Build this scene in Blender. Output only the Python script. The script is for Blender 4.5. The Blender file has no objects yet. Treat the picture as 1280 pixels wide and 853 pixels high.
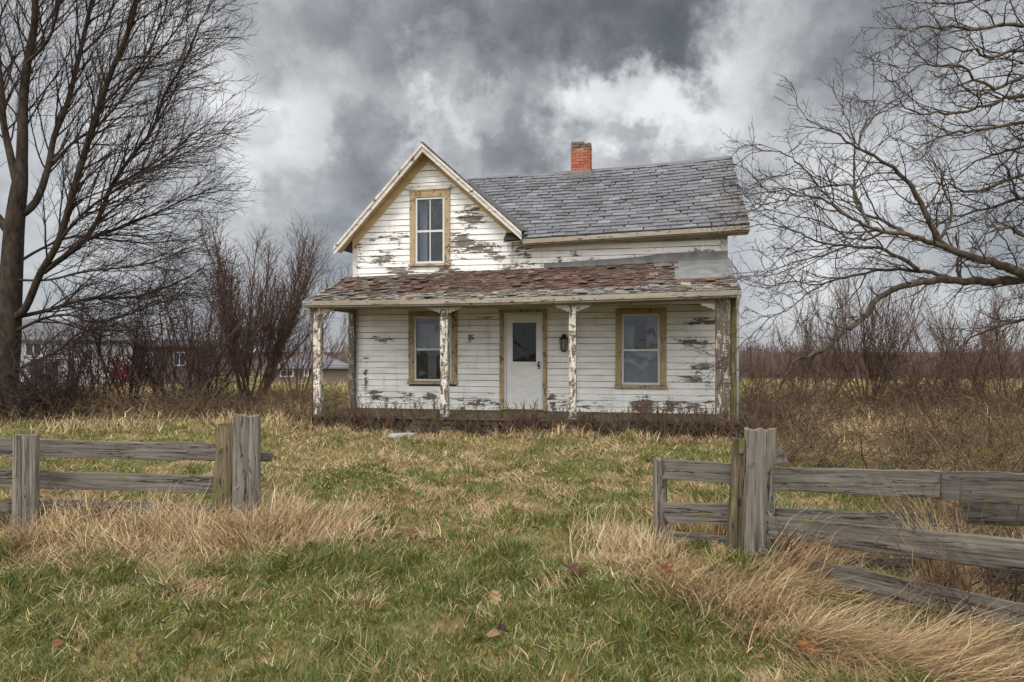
import bpy, bmesh, math, random
import numpy as np
from mathutils import Vector, Matrix, noise as mnoise
random.seed(7); rng = np.random.default_rng(7)
C = bpy.context.scene.collection
R = math.radians
F = 853.0; HZ = 440.0; EYE = 1.6            # focal length and horizon of the photograph in its own pixels, eye height

# ------------------------------------------------------------------ helpers
def P(px, py, z):
    return ((px-640)/F*z, z, EYE+(HZ-py)/F*z)

def props(o, label=None, cat=None, group=None, kind=None):
    if label: o['label'] = label
    if cat: o['category'] = cat
    if group: o['group'] = group
    if kind: o['kind'] = kind
    return o

def empty(name, loc, rz=0, **kw):
    o = bpy.data.objects.new(name, None); C.objects.link(o)
    o.location = loc; o.rotation_euler = (0, 0, rz); o.empty_display_size = .2
    return props(o, **kw)

def link(name, me, mat, parent=None, **kw):
    o = bpy.data.objects.new(name, me); C.objects.link(o)
    for m in (mat if isinstance(mat, (list, tuple)) else [mat]): me.materials.append(m)
    if parent: o.parent = parent
    return props(o, **kw)

class MB:
    """collects faces; col is a per-face colour, val a per-vertex number"""
    def __init__(s): s.v=[]; s.f=[]; s.c=[]; s.val=[]
    def face(s, pts, col=None, val=None):
        n=len(s.v); s.v += [tuple(p) for p in pts]; s.f.append(tuple(range(n, n+len(pts))))
        s.c += [col or (1,1,1)]*len(pts); s.val += list(val) if val else [0]*len(pts)
    def hexa(s, p, col=None):
        # p: 4 bottom, 4 top corners
        n=len(s.v); s.v += [tuple(q) for q in p]; s.c += [col or (1,1,1)]*8; s.val += [0]*8
        for f in ((3,2,1,0),(4,5,6,7),(0,1,5,4),(1,2,6,5),(2,3,7,6),(3,0,4,7)): s.f.append(tuple(n+i for i in f))
    def box(s, x0,x1,y0,y1,z0,z1, col=None, jit=0):
        j=lambda: random.uniform(-jit,jit) if jit else 0
        p=[(x+j(),y+j(),z+j()) for z in (z0,z1) for x,y in ((x0,y0),(x1,y0),(x1,y1),(x0,y1))]
        s.hexa(p,col)
    def prism(s, poly, d0, d1, col=None):
        # poly in (x,z), extruded along y
        n=len(poly)
        a=[(x,d0,z) for x,z in poly]; b=[(x,d1,z) for x,z in poly]
        s.face(a,col); s.face(b[::-1],col)
        for i in range(n):
            k=(i+1)%n; s.face([a[k],a[i],b[i],b[k]],col)
    def tube(s, pts, rad, sides=8, col=None, cap=True):
        n0=len(s.v); pts=[Vector(p) for p in pts]; m=len(pts)
        up=Vector((0,0,1))
        for i,p in enumerate(pts):
            t=(pts[min(i+1,m-1)]-pts[max(i-1,0)]).normalized()
            a=t.cross(up if abs(t.z)<.9 else Vector((1,0,0))).normalized(); b=t.cross(a)
            r=rad[i] if isinstance(rad,(list,tuple)) else rad
            for k in range(sides):
                an=2*math.pi*k/sides
                s.v.append(tuple(p+a*r*math.cos(an)+b*r*math.sin(an))); s.c.append(col or (1,1,1)); s.val.append(0)
        for i in range(m-1):
            for k in range(sides):
                k2=(k+1)%sides
                s.f.append((n0+i*sides+k, n0+i*sides+k2, n0+(i+1)*sides+k2, n0+(i+1)*sides+k))
        if cap:
            s.f.append(tuple(n0+k for k in range(sides))[::-1]); s.f.append(tuple(n0+(m-1)*sides+k for k in range(sides)))
    def build(s, name, mat, parent=None, bevel=0, smooth=False, weld=False, **kw):
        me=bpy.data.meshes.new(name); me.from_pydata(s.v,[],s.f)
        ca=me.color_attributes.new('Col','FLOAT_COLOR','POINT')
        arr=np.ones((len(s.v),4),np.float32); arr[:,:3]=np.array(s.c,np.float32).reshape(-1,3); ca.data.foreach_set('color',arr.ravel())
        at=me.attributes.new('peel','FLOAT','POINT'); at.data.foreach_set('value',np.array(s.val,np.float32))
        bm=bmesh.new(); bm.from_mesh(me)
        if weld: bmesh.ops.remove_doubles(bm, verts=bm.verts, dist=1e-5)
        bmesh.ops.recalc_face_normals(bm, faces=bm.faces) if weld else None
        bm.to_mesh(me); bm.free()
        if smooth:
            me.polygons.foreach_set('use_smooth',[True]*len(me.polygons))
        o=link(name,me,mat,parent,**kw)
        if bevel:
            b=o.modifiers.new('b','BEVEL'); b.width=bevel; b.segments=2; b.limit_method='ANGLE'
        return o

def np_mesh(name, V, Q, mat, parent=None, col=None, smooth=False, **kw):
    """V (n,3), Q (m,4) quads, col (n,3)"""
    me=bpy.data.meshes.new(name)
    V=np.ascontiguousarray(V,np.float32); Q=np.ascontiguousarray(Q,np.int32)
    me.vertices.add(len(V)); me.vertices.foreach_set('co',V.ravel())
    me.loops.add(Q.size); me.loops.foreach_set('vertex_index',Q.ravel())
    me.polygons.add(len(Q)); me.polygons.foreach_set('loop_start',np.arange(0,Q.size,Q.shape[1],dtype=np.int32))
    if smooth: me.polygons.foreach_set('use_smooth',np.ones(len(Q),bool))
    if col is not None:
        ca=me.color_attributes.new('Col','FLOAT_COLOR','POINT')
        a=np.ones((len(V),4),np.float32); a[:,:3]=col; ca.data.foreach_set('color',a.ravel())
    me.update(calc_edges=True); me.validate()
    return link(name,me,mat,parent,**kw)

# ---------- value noise in numpy
_perm=rng.random((256,256)).astype(np.float32)
def vnoise(x,y):
    xi=np.floor(x).astype(int); yi=np.floor(y).astype(int); fx=x-xi; fy=y-yi
    fx=fx*fx*(3-2*fx); fy=fy*fy*(3-2*fy)
    g=lambda a,b:_perm[a&255,b&255]
    return (g(xi,yi)*(1-fx)+g(xi+1,yi)*fx)*(1-fy)+(g(xi,yi+1)*(1-fx)+g(xi+1,yi+1)*fx)*fy
def fbm(x,y,o=4):
    s=0;a=.5;t=0
    for i in range(o):
        s=s+a*vnoise(x*2**i+17.3*i,y*2**i+5.1*i); t+=a; a*=.5
    return s/t
def sstep(a,b,x):
    t=np.clip((x-a)/(b-a),0,1); return t*t*(3-2*t)
def gz(x,y):
    """height of the ground"""
    x=np.asarray(x,float); y=np.asarray(y,float)
    near=1-sstep(22,40,y)
    b=(fbm(x*1.1+40,y*1.1+40,3)-.5)*.16*near+(fbm(x*.23,y*.23,2)-.5)*.16*near
    b=b+np.clip(fbm(x*3.3+9,y*3.3+3,2)-.52,0,1)*.32*near
    fall=-.9*sstep(20,60,y)
    return b+fall
def gz1(x,y): return float(gz(np.array([x]),np.array([y]))[0])

# ------------------------------------------------------------------ materials
class G:
    def __init__(s,name):
        s.m=bpy.data.materials.new(name); s.m.use_nodes=True; s.t=s.m.node_tree; s.t.nodes.clear()
    def n(s,typ,ins=None,**kw):
        nd=s.t.nodes.new(typ)
        for k,v in kw.items(): setattr(nd,k,v)
        for k,v in (ins or {}).items():
            if isinstance(v,bpy.types.NodeSocket): s.t.links.new(v,nd.inputs[k])
            else: nd.inputs[k].default_value=v
        return nd
    def math(s,op,a,b=None,clamp=False):
        ins={0:a}
        if b is not None: ins[1]=b
        return s.n('ShaderNodeMath',ins,operation=op,use_clamp=clamp).outputs[0]
    def mix(s,f,a,b,mode='MIX'):
        c=lambda v:(*v,1) if isinstance(v,tuple) and len(v)==3 else v
        nd=s.n('ShaderNodeMix',data_type='RGBA',blend_type=mode)
        for i,v in ((0,f),(6,c(a)),(7,c(b))):
            if isinstance(v,bpy.types.NodeSocket): s.t.links.new(v,nd.inputs[i])
            else: nd.inputs[i].default_value=v
        return nd.outputs[2]
    def noise(s,vec,scale,detail=4,rough=.55,dist=0):
        ins={'Scale':scale,'Detail':detail,'Roughness':rough,'Distortion':dist}
        if vec is not None: ins['Vector']=vec
        return s.n('ShaderNodeTexNoise',ins).outputs['Fac']
    def coord(s,scale=(1,1,1),which='Object',loc=(0,0,0)):
        tc=s.n('ShaderNodeTexCoord'); return s.n('ShaderNodeMapping',{'Vector':tc.outputs[which],'Scale':scale,'Location':loc}).outputs[0]
    def rng(s,v,a,b,c=0,d=1):
        return s.n('ShaderNodeMapRange',{'Value':v,'From Min':a,'From Max':b,'To Min':c,'To Max':d},clamp=True).outputs[0]
    def out(s,col,rough=.7,bump=None,bd=.01,spec=.3,metal=0,bs=1.0):
        p=s.n('ShaderNodeBsdfPrincipled'); c=(*col,1) if isinstance(col,tuple) else col
        for k,v in (('Base Color',c),('Roughness',rough),('Specular IOR Level',spec),('Metallic',metal)):
            if isinstance(v,bpy.types.NodeSocket): s.t.links.new(v,p.inputs[k])
            else: p.inputs[k].default_value=v
        if bump is not None:
            b=s.n('ShaderNodeBump',{'Height':bump,'Distance':bd,'Strength':bs}); s.t.links.new(b.outputs[0],p.inputs['Normal'])
        o=s.n('ShaderNodeOutputMaterial'); s.t.links.new(p.outputs[0],o.inputs[0]); return s.m
    def attr(s,name): 
        a=s.n('ShaderNodeAttribute'); a.attribute_name=name; return a

def m_paint(name, paint, wood, thresh=.62, scale=(2.2,2.2,9), use_attr=False, grain=(3,30,60), dirt=.25, dark=(.045,.035,.027)):
    """old oil paint flaking off grey wood"""
    g=G(name); co=g.coord(scale); 
    big=g.noise(co,1.6,5,.62,.6); fine=g.noise(g.coord((14,14,38)),1.0,4,.7,.4)
    v=g.math('ADD',g.math('MULTIPLY',big,.62),g.math('MULTIPLY',fine,.38))
    if use_attr: v=g.math('ADD',v,g.attr('peel').outputs['Fac'])
    pe=g.rng(v,thresh,thresh+.025)
    edge=g.math('MULTIPLY',g.rng(v,thresh-.035,thresh),g.math('SUBTRACT',1.0,pe))
    gr=g.noise(g.coord(grain),1.0,3,.6)
    wd=g.mix(g.rng(gr,.3,.7),dark,wood)
    var=g.noise(g.coord((1.1,1.1,5)),1.3,4,.6)
    pc=g.mix(g.math('MULTIPLY',g.rng(var,.42,.78),dirt*1.6),paint,tuple(c*f for c,f in zip(paint,(.62,.57,.50))))
    stain=g.noise(g.coord((7,7,.8)),1.0,4,.65)
    pc=g.mix(g.math('MULTIPLY',g.rng(stain,.55,.75),dirt*.8),pc,(.30,.25,.19))
    pc=g.mix(g.math('MULTIPLY',edge,.45),pc,(.42,.37,.31))
    col=g.mix(pe,pc,wd)
    h=g.math('ADD',g.math('MULTIPLY',g.math('SUBTRACT',1.0,pe),.5),g.math('MULTIPLY',gr,.25))
    return g.out(col,.62,h,.006,.25)

def m_wood(name, axis='X', light=(.30,.285,.27), dark=(.10,.09,.08), moss=.0, mossc=(.13,.125,.03)):
    g=G(name); sc={'X':(1.5,28,28),'Z':(28,28,1.5)}[axis]
    oi=g.n('ShaderNodeObjectInfo').outputs['Random']
    tc=g.n('ShaderNodeTexCoord').outputs['Object']
    off=g.n('ShaderNodeCombineXYZ',{0:g.math('MULTIPLY',oi,31.0),1:g.math('MULTIPLY',oi,17.0),2:g.math('MULTIPLY',oi,23.0)}).outputs[0]
    base=g.n('ShaderNodeVectorMath',{0:tc,1:off},operation='ADD').outputs[0]
    mp=lambda s:g.n('ShaderNodeMapping',{'Vector':base,'Scale':s}).outputs[0]
    gr=g.noise(mp(sc),1.0,6,.68,.25)
    s2={'X':(3,90,90),'Z':(90,90,3)}[axis]
    fi=g.noise(mp(s2),1.0,3,.6)
    s3={'X':(.6,11,11),'Z':(11,11,.6)}[axis]
    crack=g.noise(mp(s3),1.1,5,.6,.5)
    lg=g.noise(mp((2,2,2)),1.0,4,.6)
    v=g.math('ADD',g.math('MULTIPLY',gr,.6),g.math('MULTIPLY',fi,.4))
    col=g.mix(g.rng(v,.39,.61),dark,light)
    col=g.mix(g.rng(lg,.45,.75),col,tuple(c*.68 for c in light))
    ck=g.rng(g.math('ABSOLUTE',g.math('SUBTRACT',crack,.5)),.0,.009,1,0)
    col=g.mix(g.math('MULTIPLY',ck,.9),col,(.018,.015,.012))
    if moss:
        mo=g.noise(mp((3,3,3)),1.4,6,.7)
        nz=g.n('ShaderNodeNewGeometry').outputs['Normal']
        sep=g.n('ShaderNodeSeparateXYZ',{0:nz}).outputs[2]
        mv=g.math('ADD',mo,g.math('MULTIPLY',g.rng(sep,.3,1),.10))
        col=g.mix(g.rng(mv,.66-moss*.3,.74-moss*.3),col,mossc)
    h=g.math('SUBTRACT',v,g.math('MULTIPLY',ck,1.2))
    return g.out(col,.85,h,.008,.15)

def m_bark(name, c1, c2, scale=7, moss=None):
    g=G(name); n=g.noise(g.coord((scale,scale,scale*.4)),1.0,5,.65)
    col=g.mix(g.rng(n,.35,.68),c1,c2)
    if moss:
        n2=g.noise(g.coord((1.4,1.4,1.4)),1.0,5,.7); col=g.mix(g.rng(n2,.5,.68,0,.7),col,moss)
    return g.out(col,.9,n,.02,.1)

def m_col(name, rough=.75, vary=.3, scale=25, bump=.004, spec=.25, trans=0):
    """colour from the mesh, broken up by noise"""
    g=G(name); c=g.attr('Col').outputs['Color']
    n=g.noise(g.coord((scale,scale,scale)),1.0,4,.65)
    k=g.n('ShaderNodeCombineColor',{0:g.rng(n,.2,.8,1-vary,1+vary),1:g.rng(n,.2,.8,1-vary,1+vary),2:g.rng(n,.2,.8,1-vary,1+vary)}).outputs[0]
    col=g.mix(1.0,c,k,'MULTIPLY')
    return g.out(col,rough,n,bump,spec)

def m_blade(name):
    g=G(name); c=g.attr('Col').outputs['Color']
    d=g.n('ShaderNodeBsdfDiffuse',{'Color':c}); t=g.n('ShaderNodeBsdfTranslucent',{'Color':c})
    gl=g.n('ShaderNodeBsdfGlossy',{'Color':(1,1,1,1),'Roughness':.45})
    mx=g.n('ShaderNodeMixShader',{0:.28,1:d.outputs[0],2:t.outputs[0]})
    m2=g.n('ShaderNodeMixShader',{0:.03,1:mx.outputs[0],2:gl.outputs[0]})
    o=g.n('ShaderNodeOutputMaterial'); g.t.links.new(m2.outputs[0],o.inputs[0]); return g.m

def m_flat(name,col,rough=.6,vary=.25,scale=8,spec=.3,metal=0):
    g=G(name); n=g.noise(g.coord((scale,scale,scale)),1.0,5,.65)
    c=g.mix(g.rng(n,.3,.7),tuple(x*(1-vary) for x in col),tuple(min(1,x*(1+vary)) for x in col))
    return g.out(c,rough,n,.003,spec,metal)

def m_glass(name, tint=(.75,.8,.85), refl=.16):
    g=G(name)
    tr=g.n('ShaderNodeBsdfTransparent',{'Color':(*tint,1)}); 
    wob=g.noise(g.coord((2.2,2.2,1.6)),1.0,2,.5)
    b=g.n('ShaderNodeBump',{'Height':wob,'Distance':.04,'Strength':.4})
    gl=g.n('ShaderNodeBsdfGlossy',{'Color':(.9,.93,1,1),'Roughness':.03,'Normal':b.outputs[0]})
    dirt=g.n('ShaderNodeBsdfDiffuse',{'Color':(.42,.43,.43,1)})
    dn=g.noise(g.coord((3,3,2.2)),1.0,5,.7)
    m1=g.n('ShaderNodeMixShader',{0:refl,1:tr.outputs[0],2:gl.outputs[0]})
    m2=g.n('ShaderNodeMixShader',{0:g.rng(dn,.35,.8,.008,.07),1:m1.outputs[0],2:dirt.outputs[0]})
    o=g.n('ShaderNodeOutputMaterial'); g.t.links.new(m2.outputs[0],o.inputs[0]); return g.m

def m_ground():
    g=G('ground_soil'); co=g.coord((1,1,1))
    a=g.noise(co,.55,5,.65); b=g.noise(co,3.5,5,.7); c=g.noise(co,22,4,.7)
    straw=g.mix(g.rng(c,.3,.7),(.13,.09,.045),(.30,.22,.11))
    green=g.mix(g.rng(c,.3,.7),(.07,.065,.024),(.14,.135,.045))
    f=g.math('ADD',g.math('MULTIPLY',a,.6),g.math('MULTIPLY',b,.4))
    col=g.mix(g.rng(f,.40,.60),green,straw)
    far=g.n('ShaderNodeSeparateXYZ',{0:co}).outputs[1]
    wide=g.noise(g.coord((.05,.12,.05)),1.0,4,.6)
    field=g.mix(g.rng(wide,.4,.6),(.15,.14,.045),(.27,.20,.10))
    col=g.mix(g.rng(far,24,40),col,field)
    col=g.mix(g.rng(far,74,95),col,(.085,.07,.055))
    return g.out(col,.95,g.math('ADD',b,g.math('MULTIPLY',c,.4)),.05,.05)

def m_brick(name):
    g=G(name); c=g.attr('Col').outputs['Color']
    n=g.noise(g.coord((18,18,18)),1.0,5,.7)
    col=g.mix(g.rng(n,.5,.75,0,.6),c,(.20,.055,.03))
    return g.out(col,.85,n,.01,.15)

M={}
M['siding']=m_paint('white_flaking_paint',(.87,.87,.865),(.25,.215,.18),.70,(2.0,2.0,8.5),True,dirt=.40)
M['trimwhite']=m_paint('white_trim_paint',(.66,.63,.58),(.23,.19,.15),.575,(5,5,5),False,dirt=.5)
M['post']=m_paint('post_flaking_paint',(.70,.67,.61),(.21,.17,.125),.50,(11,11,3.2),False,grain=(60,60,4),dirt=.6)
M['oldpost']=m_paint('bare_post_paint',(.56,.52,.46),(.19,.15,.115),.44,(11,11,2.2),False,grain=(60,60,4),dirt=.7)
M['ochre']=m_paint('ochre_bare_wood',(.44,.33,.185),(.20,.145,.08),.545,(7,7,4),False,grain=(40,40,5),dirt=.5)
M['soffit']=m_paint('ochre_soffit',(.55,.42,.23),(.25,.19,.11),.62,(3,3,3),False,dirt=.5)
M['fascia']=m_paint('eave_board_paint',(.34,.30,.245),(.17,.14,.105),.56,(2.5,9,14),False,dirt=.6)
M['slate']=m_col('roof_slate',.55,.30,30,.003,.28)
M['shingle']=m_col('porch_shingle',.8,.45,22,.01,.2)
M['brick']=m_brick('chimney_brick')
M['mortar']=m_flat('old_mortar',(.26,.23,.20),.95,.3,30)
M['sheet']=m_flat('grey_roofing_sheet',(.17,.17,.168),.75,.32,4)
M['frame']=m_flat('white_sash_paint',(.62,.63,.645),.5,.08,12)
M['door']=m_paint('door_paint',(.76,.76,.75),(.25,.2,.16),.675,(4,4,4),False,dirt=.25)
M['glass']=m_glass('window_glass',(.74,.77,.80),.034)
M['darkglass']=m_glass('door_glass',(.4,.42,.45),.022)
M['curtain']=m_flat('sheer_curtain',(.56,.58,.60),.9,.12,3)
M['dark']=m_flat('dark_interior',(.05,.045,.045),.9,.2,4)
M['black']=m_flat('black_iron',(.02,.02,.022),.45,.3,20,.4)
M['deckwood']=m_wood('mossy_deck_wood','X',(.17,.14,.11),(.04,.033,.026),.35,(.07,.075,.022))
M['railwood']=m_wood('weathered_rail_wood','X',(.22,.20,.176),(.052,.044,.037),.2,(.15,.14,.045))
M['postwood']=m_wood('weathered_post_wood','Z',(.275,.248,.216),(.062,.051,.041),.06)
M['mosswood']=m_wood('mossy_post_wood','Z',(.25,.20,.13),(.06,.05,.033),.50,(.115,.112,.036))
M['stone']=m_flat('foundation_stone',(.12,.11,.09),.9,.4,9)
M['ground']=m_ground()
M['blade']=m_blade('grass_blade')
M['twig']=m_bark('twig_bark',(.033,.024,.022),(.08,.056,.05),9)
M['bark']=m_bark('dark_tree_bark',(.020,.016,.013),(.075,.058,.046),8,(.055,.05,.024))
M['lbark']=m_bark('olive_tree_bark',(.045,.035,.028),(.15,.122,.093),9,(.11,.10,.055))
M['ltwig']=m_bark('olive_twig_bark',(.042,.031,.027),(.105,.078,.064),9)
M['redtwig']=m_bark('red_twig_bark',(.085,.052,.043),(.19,.125,.10),9)
M['hedge']=m_bark('far_hedge_bark',(.13,.09,.082),(.22,.16,.145),2)
M['rosetwig']=m_bark('rose_twig_bark',(.085,.050,.041),(.20,.13,.105),9)
M['briar']=m_bark('briar_stem',(.08,.054,.038),(.21,.145,.095),9)
M['leafc']=m_col('dead_leaf',.8,.4,30,.01,.15)
M['pipe_red']=m_flat('rusty_pipe',(.22,.12,.10),.6,.3,10)
M['pipe_white']=m_flat('white_pipe',(.62,.62,.62),.5,.12,10)

# ------------------------------------------------------------------ camera, sky, sun
cam=bpy.data.cameras.new('camera'); co=bpy.data.objects.new('camera',cam); C.objects.link(co)
co.location=(0,0,EYE); co.rotation_euler=(R(90),0,0)
cam.sensor_width=36; cam.lens=36*F/1280; cam.shift_y=(HZ-426.5)/1280; cam.clip_end=6000; cam.clip_start=.05
bpy.context.scene.camera=co
SUN_EL=52; SUN_AZ=205     # degrees; azimuth measured clockwise from +Y (the view direction): behind the camera, a little left
sd=bpy.data.lights.new('sun','SUN'); sd.energy=1.5; sd.angle=R(14); sd.color=(1,.965,.92)
so=bpy.data.objects.new('sun',sd); C.objects.link(so)
dv=Vector((math.sin(R(SUN_AZ))*math.cos(R(SUN_EL)),math.cos(R(SUN_AZ))*math.cos(R(SUN_EL)),math.sin(R(SUN_EL))))
so.rotation_euler=(-dv).to_track_quat('-Z','Y').to_euler(); so.location=(0,-10,30)

def world():
    w=bpy.data.worlds.new('World'); bpy.context.scene.world=w; w.use_nodes=True
    g=G.__new__(G); g.t=w.node_tree; g.t.nodes.clear()
    sky=g.n('ShaderNodeTexSky',sky_type='NISHITA',sun_disc=False,sun_elevation=R(SUN_EL),sun_rotation=R(SUN_AZ))
    tc=g.n('ShaderNodeTexCoord').outputs['Generated']
    nrm=g.n('ShaderNodeVectorMath',{0:tc},operation='NORMALIZE').outputs[0]
    sep=g.n('ShaderNodeSeparateXYZ',{0:nrm})
    # cloud space: directions laid on a flat cloud layer, so clouds shrink towards the horizon
    den=g.math('ADD',g.math('MAXIMUM',sep.outputs[2],0.0),.22)
    cx=g.math('DIVIDE',sep.outputs[0],den); cy=g.math('DIVIDE',sep.outputs[1],den)
    cl=g.n('ShaderNodeCombineXYZ',{0:cx,1:cy,2:0.0}).outputs[0]
    n1=g.n('ShaderNodeTexNoise',{'Vector':cl,'Scale':1.5,'Detail':7,'Roughness':.56})
    n2=g.n('ShaderNodeTexNoise',{'Vector':nrm,'Scale':5.5,'Detail':7,'Roughness':.6,'Distortion':.2})
    # warp the directions for ragged cloud edges
    w1=g.n('ShaderNodeVectorMath',{0:n2.outputs['Color'],1:(.5,.5,.5)},operation='SUBTRACT').outputs[0]
    w2=g.n('ShaderNodeVectorMath',{0:w1,'Scale':.20},operation='SCALE').outputs[0]
    n3=g.n('ShaderNodeTexNoise',{'Vector':nrm,'Scale':17.0,'Detail':6,'Roughness':.62})
    w3=g.n('ShaderNodeVectorMath',{0:n3.outputs['Color'],1:(.5,.5,.5)},operation='SUBTRACT').outputs[0]
    w4=g.n('ShaderNodeVectorMath',{0:w3,'Scale':.11},operation='SCALE').outputs[0]
    wd=g.n('ShaderNodeVectorMath',{0:g.n('ShaderNodeVectorMath',{0:nrm,1:w2},operation='ADD').outputs[0],1:w4},operation='ADD').outputs[0]
    # cloud masses: (x, y of the photograph's direction, half sizes, weight)
    blobs=[(805,15,160,95,-.36),(590,65,120,75,-.15),(500,20,130,70,-.10),(470,195,65,75,-.20),(655,165,85,48,-.20),(860,60,60,55,-.13),(660,10,150,60,-.08),
           (790,145,125,45,.34),(930,55,55,85,.24),(340,190,75,80,.24),(250,90,70,60,.14),(700,215,60,40,.10),(560,160,40,40,.10),(590,125,60,30,.20),(400,105,60,60,.10),(870,165,110,38,.14),(545,70,45,35,.16),
           (1060,50,110,60,-.16),(1010,120,60,40,-.08),(380,40,110,60,-.02),(330,165,40,40,-.12),(1000,290,160,120,.10),(395,285,90,70,-.10),(110,180,220,220,.06),(935,395,90,60,.0)]
    acc=None
    for px,py,sx,sy,wt in blobs:
        d=Vector(((px-640)/F,1,(HZ-py)/F)).normalized()
        df=g.n('ShaderNodeVectorMath',{0:wd,1:tuple(d)},operation='SUBTRACT').outputs[0]
        k=1.25*F
        sc=g.n('ShaderNodeVectorMath',{0:df,1:(k/sx/1.35,2.0,k/sy/1.35)},operation='MULTIPLY').outputs[0]
        ln=g.n('ShaderNodeVectorMath',{0:sc},operation='LENGTH').outputs['Value']
        f=g.n('ShaderNodeMapRange',{'Value':ln,'From Min':1.0,'From Max':.42,'To Min':0,'To Max':wt},interpolation_type='SMOOTHSTEP',clamp=True).outputs[0]
        acc=f if acc is None else g.math('ADD',acc,f)
    v=g.math('ADD',acc,.61)
    v=g.math('ADD',v,g.math('MULTIPLY',g.math('SUBTRACT',n1.outputs['Fac'],.5),.55))
    v=g.math('ADD',v,g.math('MULTIPLY',g.math('SUBTRACT',n2.outputs['Fac'],.5),.58))
    v=g.math('ADD',v,g.math('MULTIPLY',g.math('SUBTRACT',n3.outputs['Fac'],.5),.52))
    # unseen sky behind the camera and overhead, brightened as added fill light
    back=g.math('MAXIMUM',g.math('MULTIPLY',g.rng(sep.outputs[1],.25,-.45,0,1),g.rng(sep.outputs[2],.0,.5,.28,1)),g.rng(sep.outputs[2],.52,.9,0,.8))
    ramp=g.n('ShaderNodeValToRGB',{0:v}); cr=ramp.color_ramp; cr.interpolation='B_SPLINE'
    st=[(0.0,(.10,.108,.118)),(.20,(.145,.155,.168)),(.40,(.27,.283,.30)),(.58,(.44,.455,.475)),(.76,(.64,.655,.67)),(.98,(.90,.91,.92))]
    cr.elements[0].position=st[0][0]; cr.elements[0].color=(*st[0][1],1); cr.elements[1].position=st[-1][0]; cr.elements[1].color=(*st[-1][1],1)
    for p,c in st[1:-1]:
        e=cr.elements.new(p); e.color=(*c,1)
    K=1/.1
    cc=g.mix(1.0,ramp.outputs[0],(K,K,K),'MULTIPLY')
    # thin blue showing low down between the clouds
    low=g.rng(sep.outputs[2],.26,.03,0,.75)
    hole=g.math('MULTIPLY',low,g.rng(n2.outputs['Fac'],.38,.60,1,.25))
    cc=g.mix(g.math('MULTIPLY',hole,.42),cc,(.27*K,.335*K,.43*K))
    cov=g.mix(.93,sky.outputs[0],cc)
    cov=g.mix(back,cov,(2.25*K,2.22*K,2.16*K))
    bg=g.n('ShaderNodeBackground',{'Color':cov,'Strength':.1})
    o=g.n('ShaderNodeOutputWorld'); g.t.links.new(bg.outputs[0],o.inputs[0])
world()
sc=bpy.context.scene
sc.view_settings.view_transform='Standard'; sc.view_settings.look='None'; sc.view_settings.gamma=1; sc.view_settings.exposure=0
sc.render.engine='CYCLES'
sc.cycles.max_bounces=6; sc.cycles.transparent_max_bounces=8; sc.cycles.use_denoising=True
try: sc.cycles.denoiser='OPENIMAGEDENOISE'
except Exception: pass

# ------------------------------------------------------------------ ground: one sheet, fine near the camera
def ground():
    def axis(lo,hi,f0,f1,st):
        a=list(np.arange(f0,f1+1e-6,st)); s=st
        while a[-1]<hi: s*=1.2; a.append(a[-1]+s)
        s=st
        while a[0]>lo: s*=1.2; a.insert(0,a[0]-s)
        return np.array(a)
    xs=axis(-3000,3000,-11,11,.085); ys=axis(-400,4000,1.5,17,.085)
    X,Y=np.meshgrid(xs,ys); Z=gz(X,Y)
    V=np.stack([X,Y,Z],-1).reshape(-1,3); nx=len(xs); ny=len(ys)
    i=np.arange(ny-1)[:,None]*nx+np.arange(nx-1)[None]; Q=np.stack([i,i+1,i+nx+1,i+nx],-1).reshape(-1,4)
    np_mesh('ground',V,Q,M['ground'],smooth=True,kind='structure',label='rough meadow ground under the grass')
ground()

# ------------------------------------------------------------------ blades
def blades(base,az,lean,curve,length,width,nseg=3,kink=0):
    N=len(base); t=np.linspace(0,1,nseg+1)
    th=lean[:,None]+curve[:,None]*(t[None,:]**1.2)
    if kink: th=th+rng.normal(0,kink,(N,nseg+1)); 
    azs=az[:,None]+ (np.cumsum(rng.normal(0,.22 if kink else .05,(N,nseg+1)),1))
    st=length[:,None]/nseg
    hx=np.sin(th)*np.sin(azs); hy=np.sin(th)*np.cos(azs); hz=np.cos(th)
    z0=np.zeros((N,1))
    cx=np.concatenate([z0,np.cumsum(hx[:,:-1]*st,1)],1)+base[:,0:1]
    cy=np.concatenate([z0,np.cumsum(hy[:,:-1]*st,1)],1)+base[:,1:2]
    cz=np.concatenate([z0,np.cumsum(hz[:,:-1]*st,1)],1)+base[:,2:3]
    wa=rng.uniform(-.9,.9,N)           # blades turn their flat side roughly to the camera, give or take
    w=width[:,None]*.5*(1-.85*t[None,:]**1.6)
    wx=np.cos(wa)[:,None]*w; wy=np.sin(wa)[:,None]*w
    L=np.stack([cx-wx,cy-wy,cz],-1); Rr=np.stack([cx+wx,cy+wy,cz],-1)
    V=np.stack([L,Rr],2).reshape(N,-1,3)           # N, 2*(nseg+1), 3
    k=np.arange(nseg)*2
    q=np.stack([k,k+1,k+3,k+2],-1)
    Q=(np.arange(N)[:,None,None]*(2*(nseg+1))+q[None]).reshape(-1,4)
    return V,Q

def pick(cols,n,jit=.16):
    cols=np.array(cols); c=cols[rng.integers(0,len(cols),n)]
    return np.clip(c*(1+rng.normal(0,jit,(n,1)))*(1+rng.normal(0,.05,(n,3))),.004,.9)
GREEN=[(.105,.145,.016),(.15,.185,.023),(.07,.11,.014),(.18,.195,.03),(.05,.088,.017)]
STRAW=[(.44,.325,.165),(.34,.24,.12),(.54,.415,.235),(.23,.155,.075),(.40,.30,.165)]
OLIVE=[(.15,.15,.04),(.20,.175,.06),(.12,.125,.033)]

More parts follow.
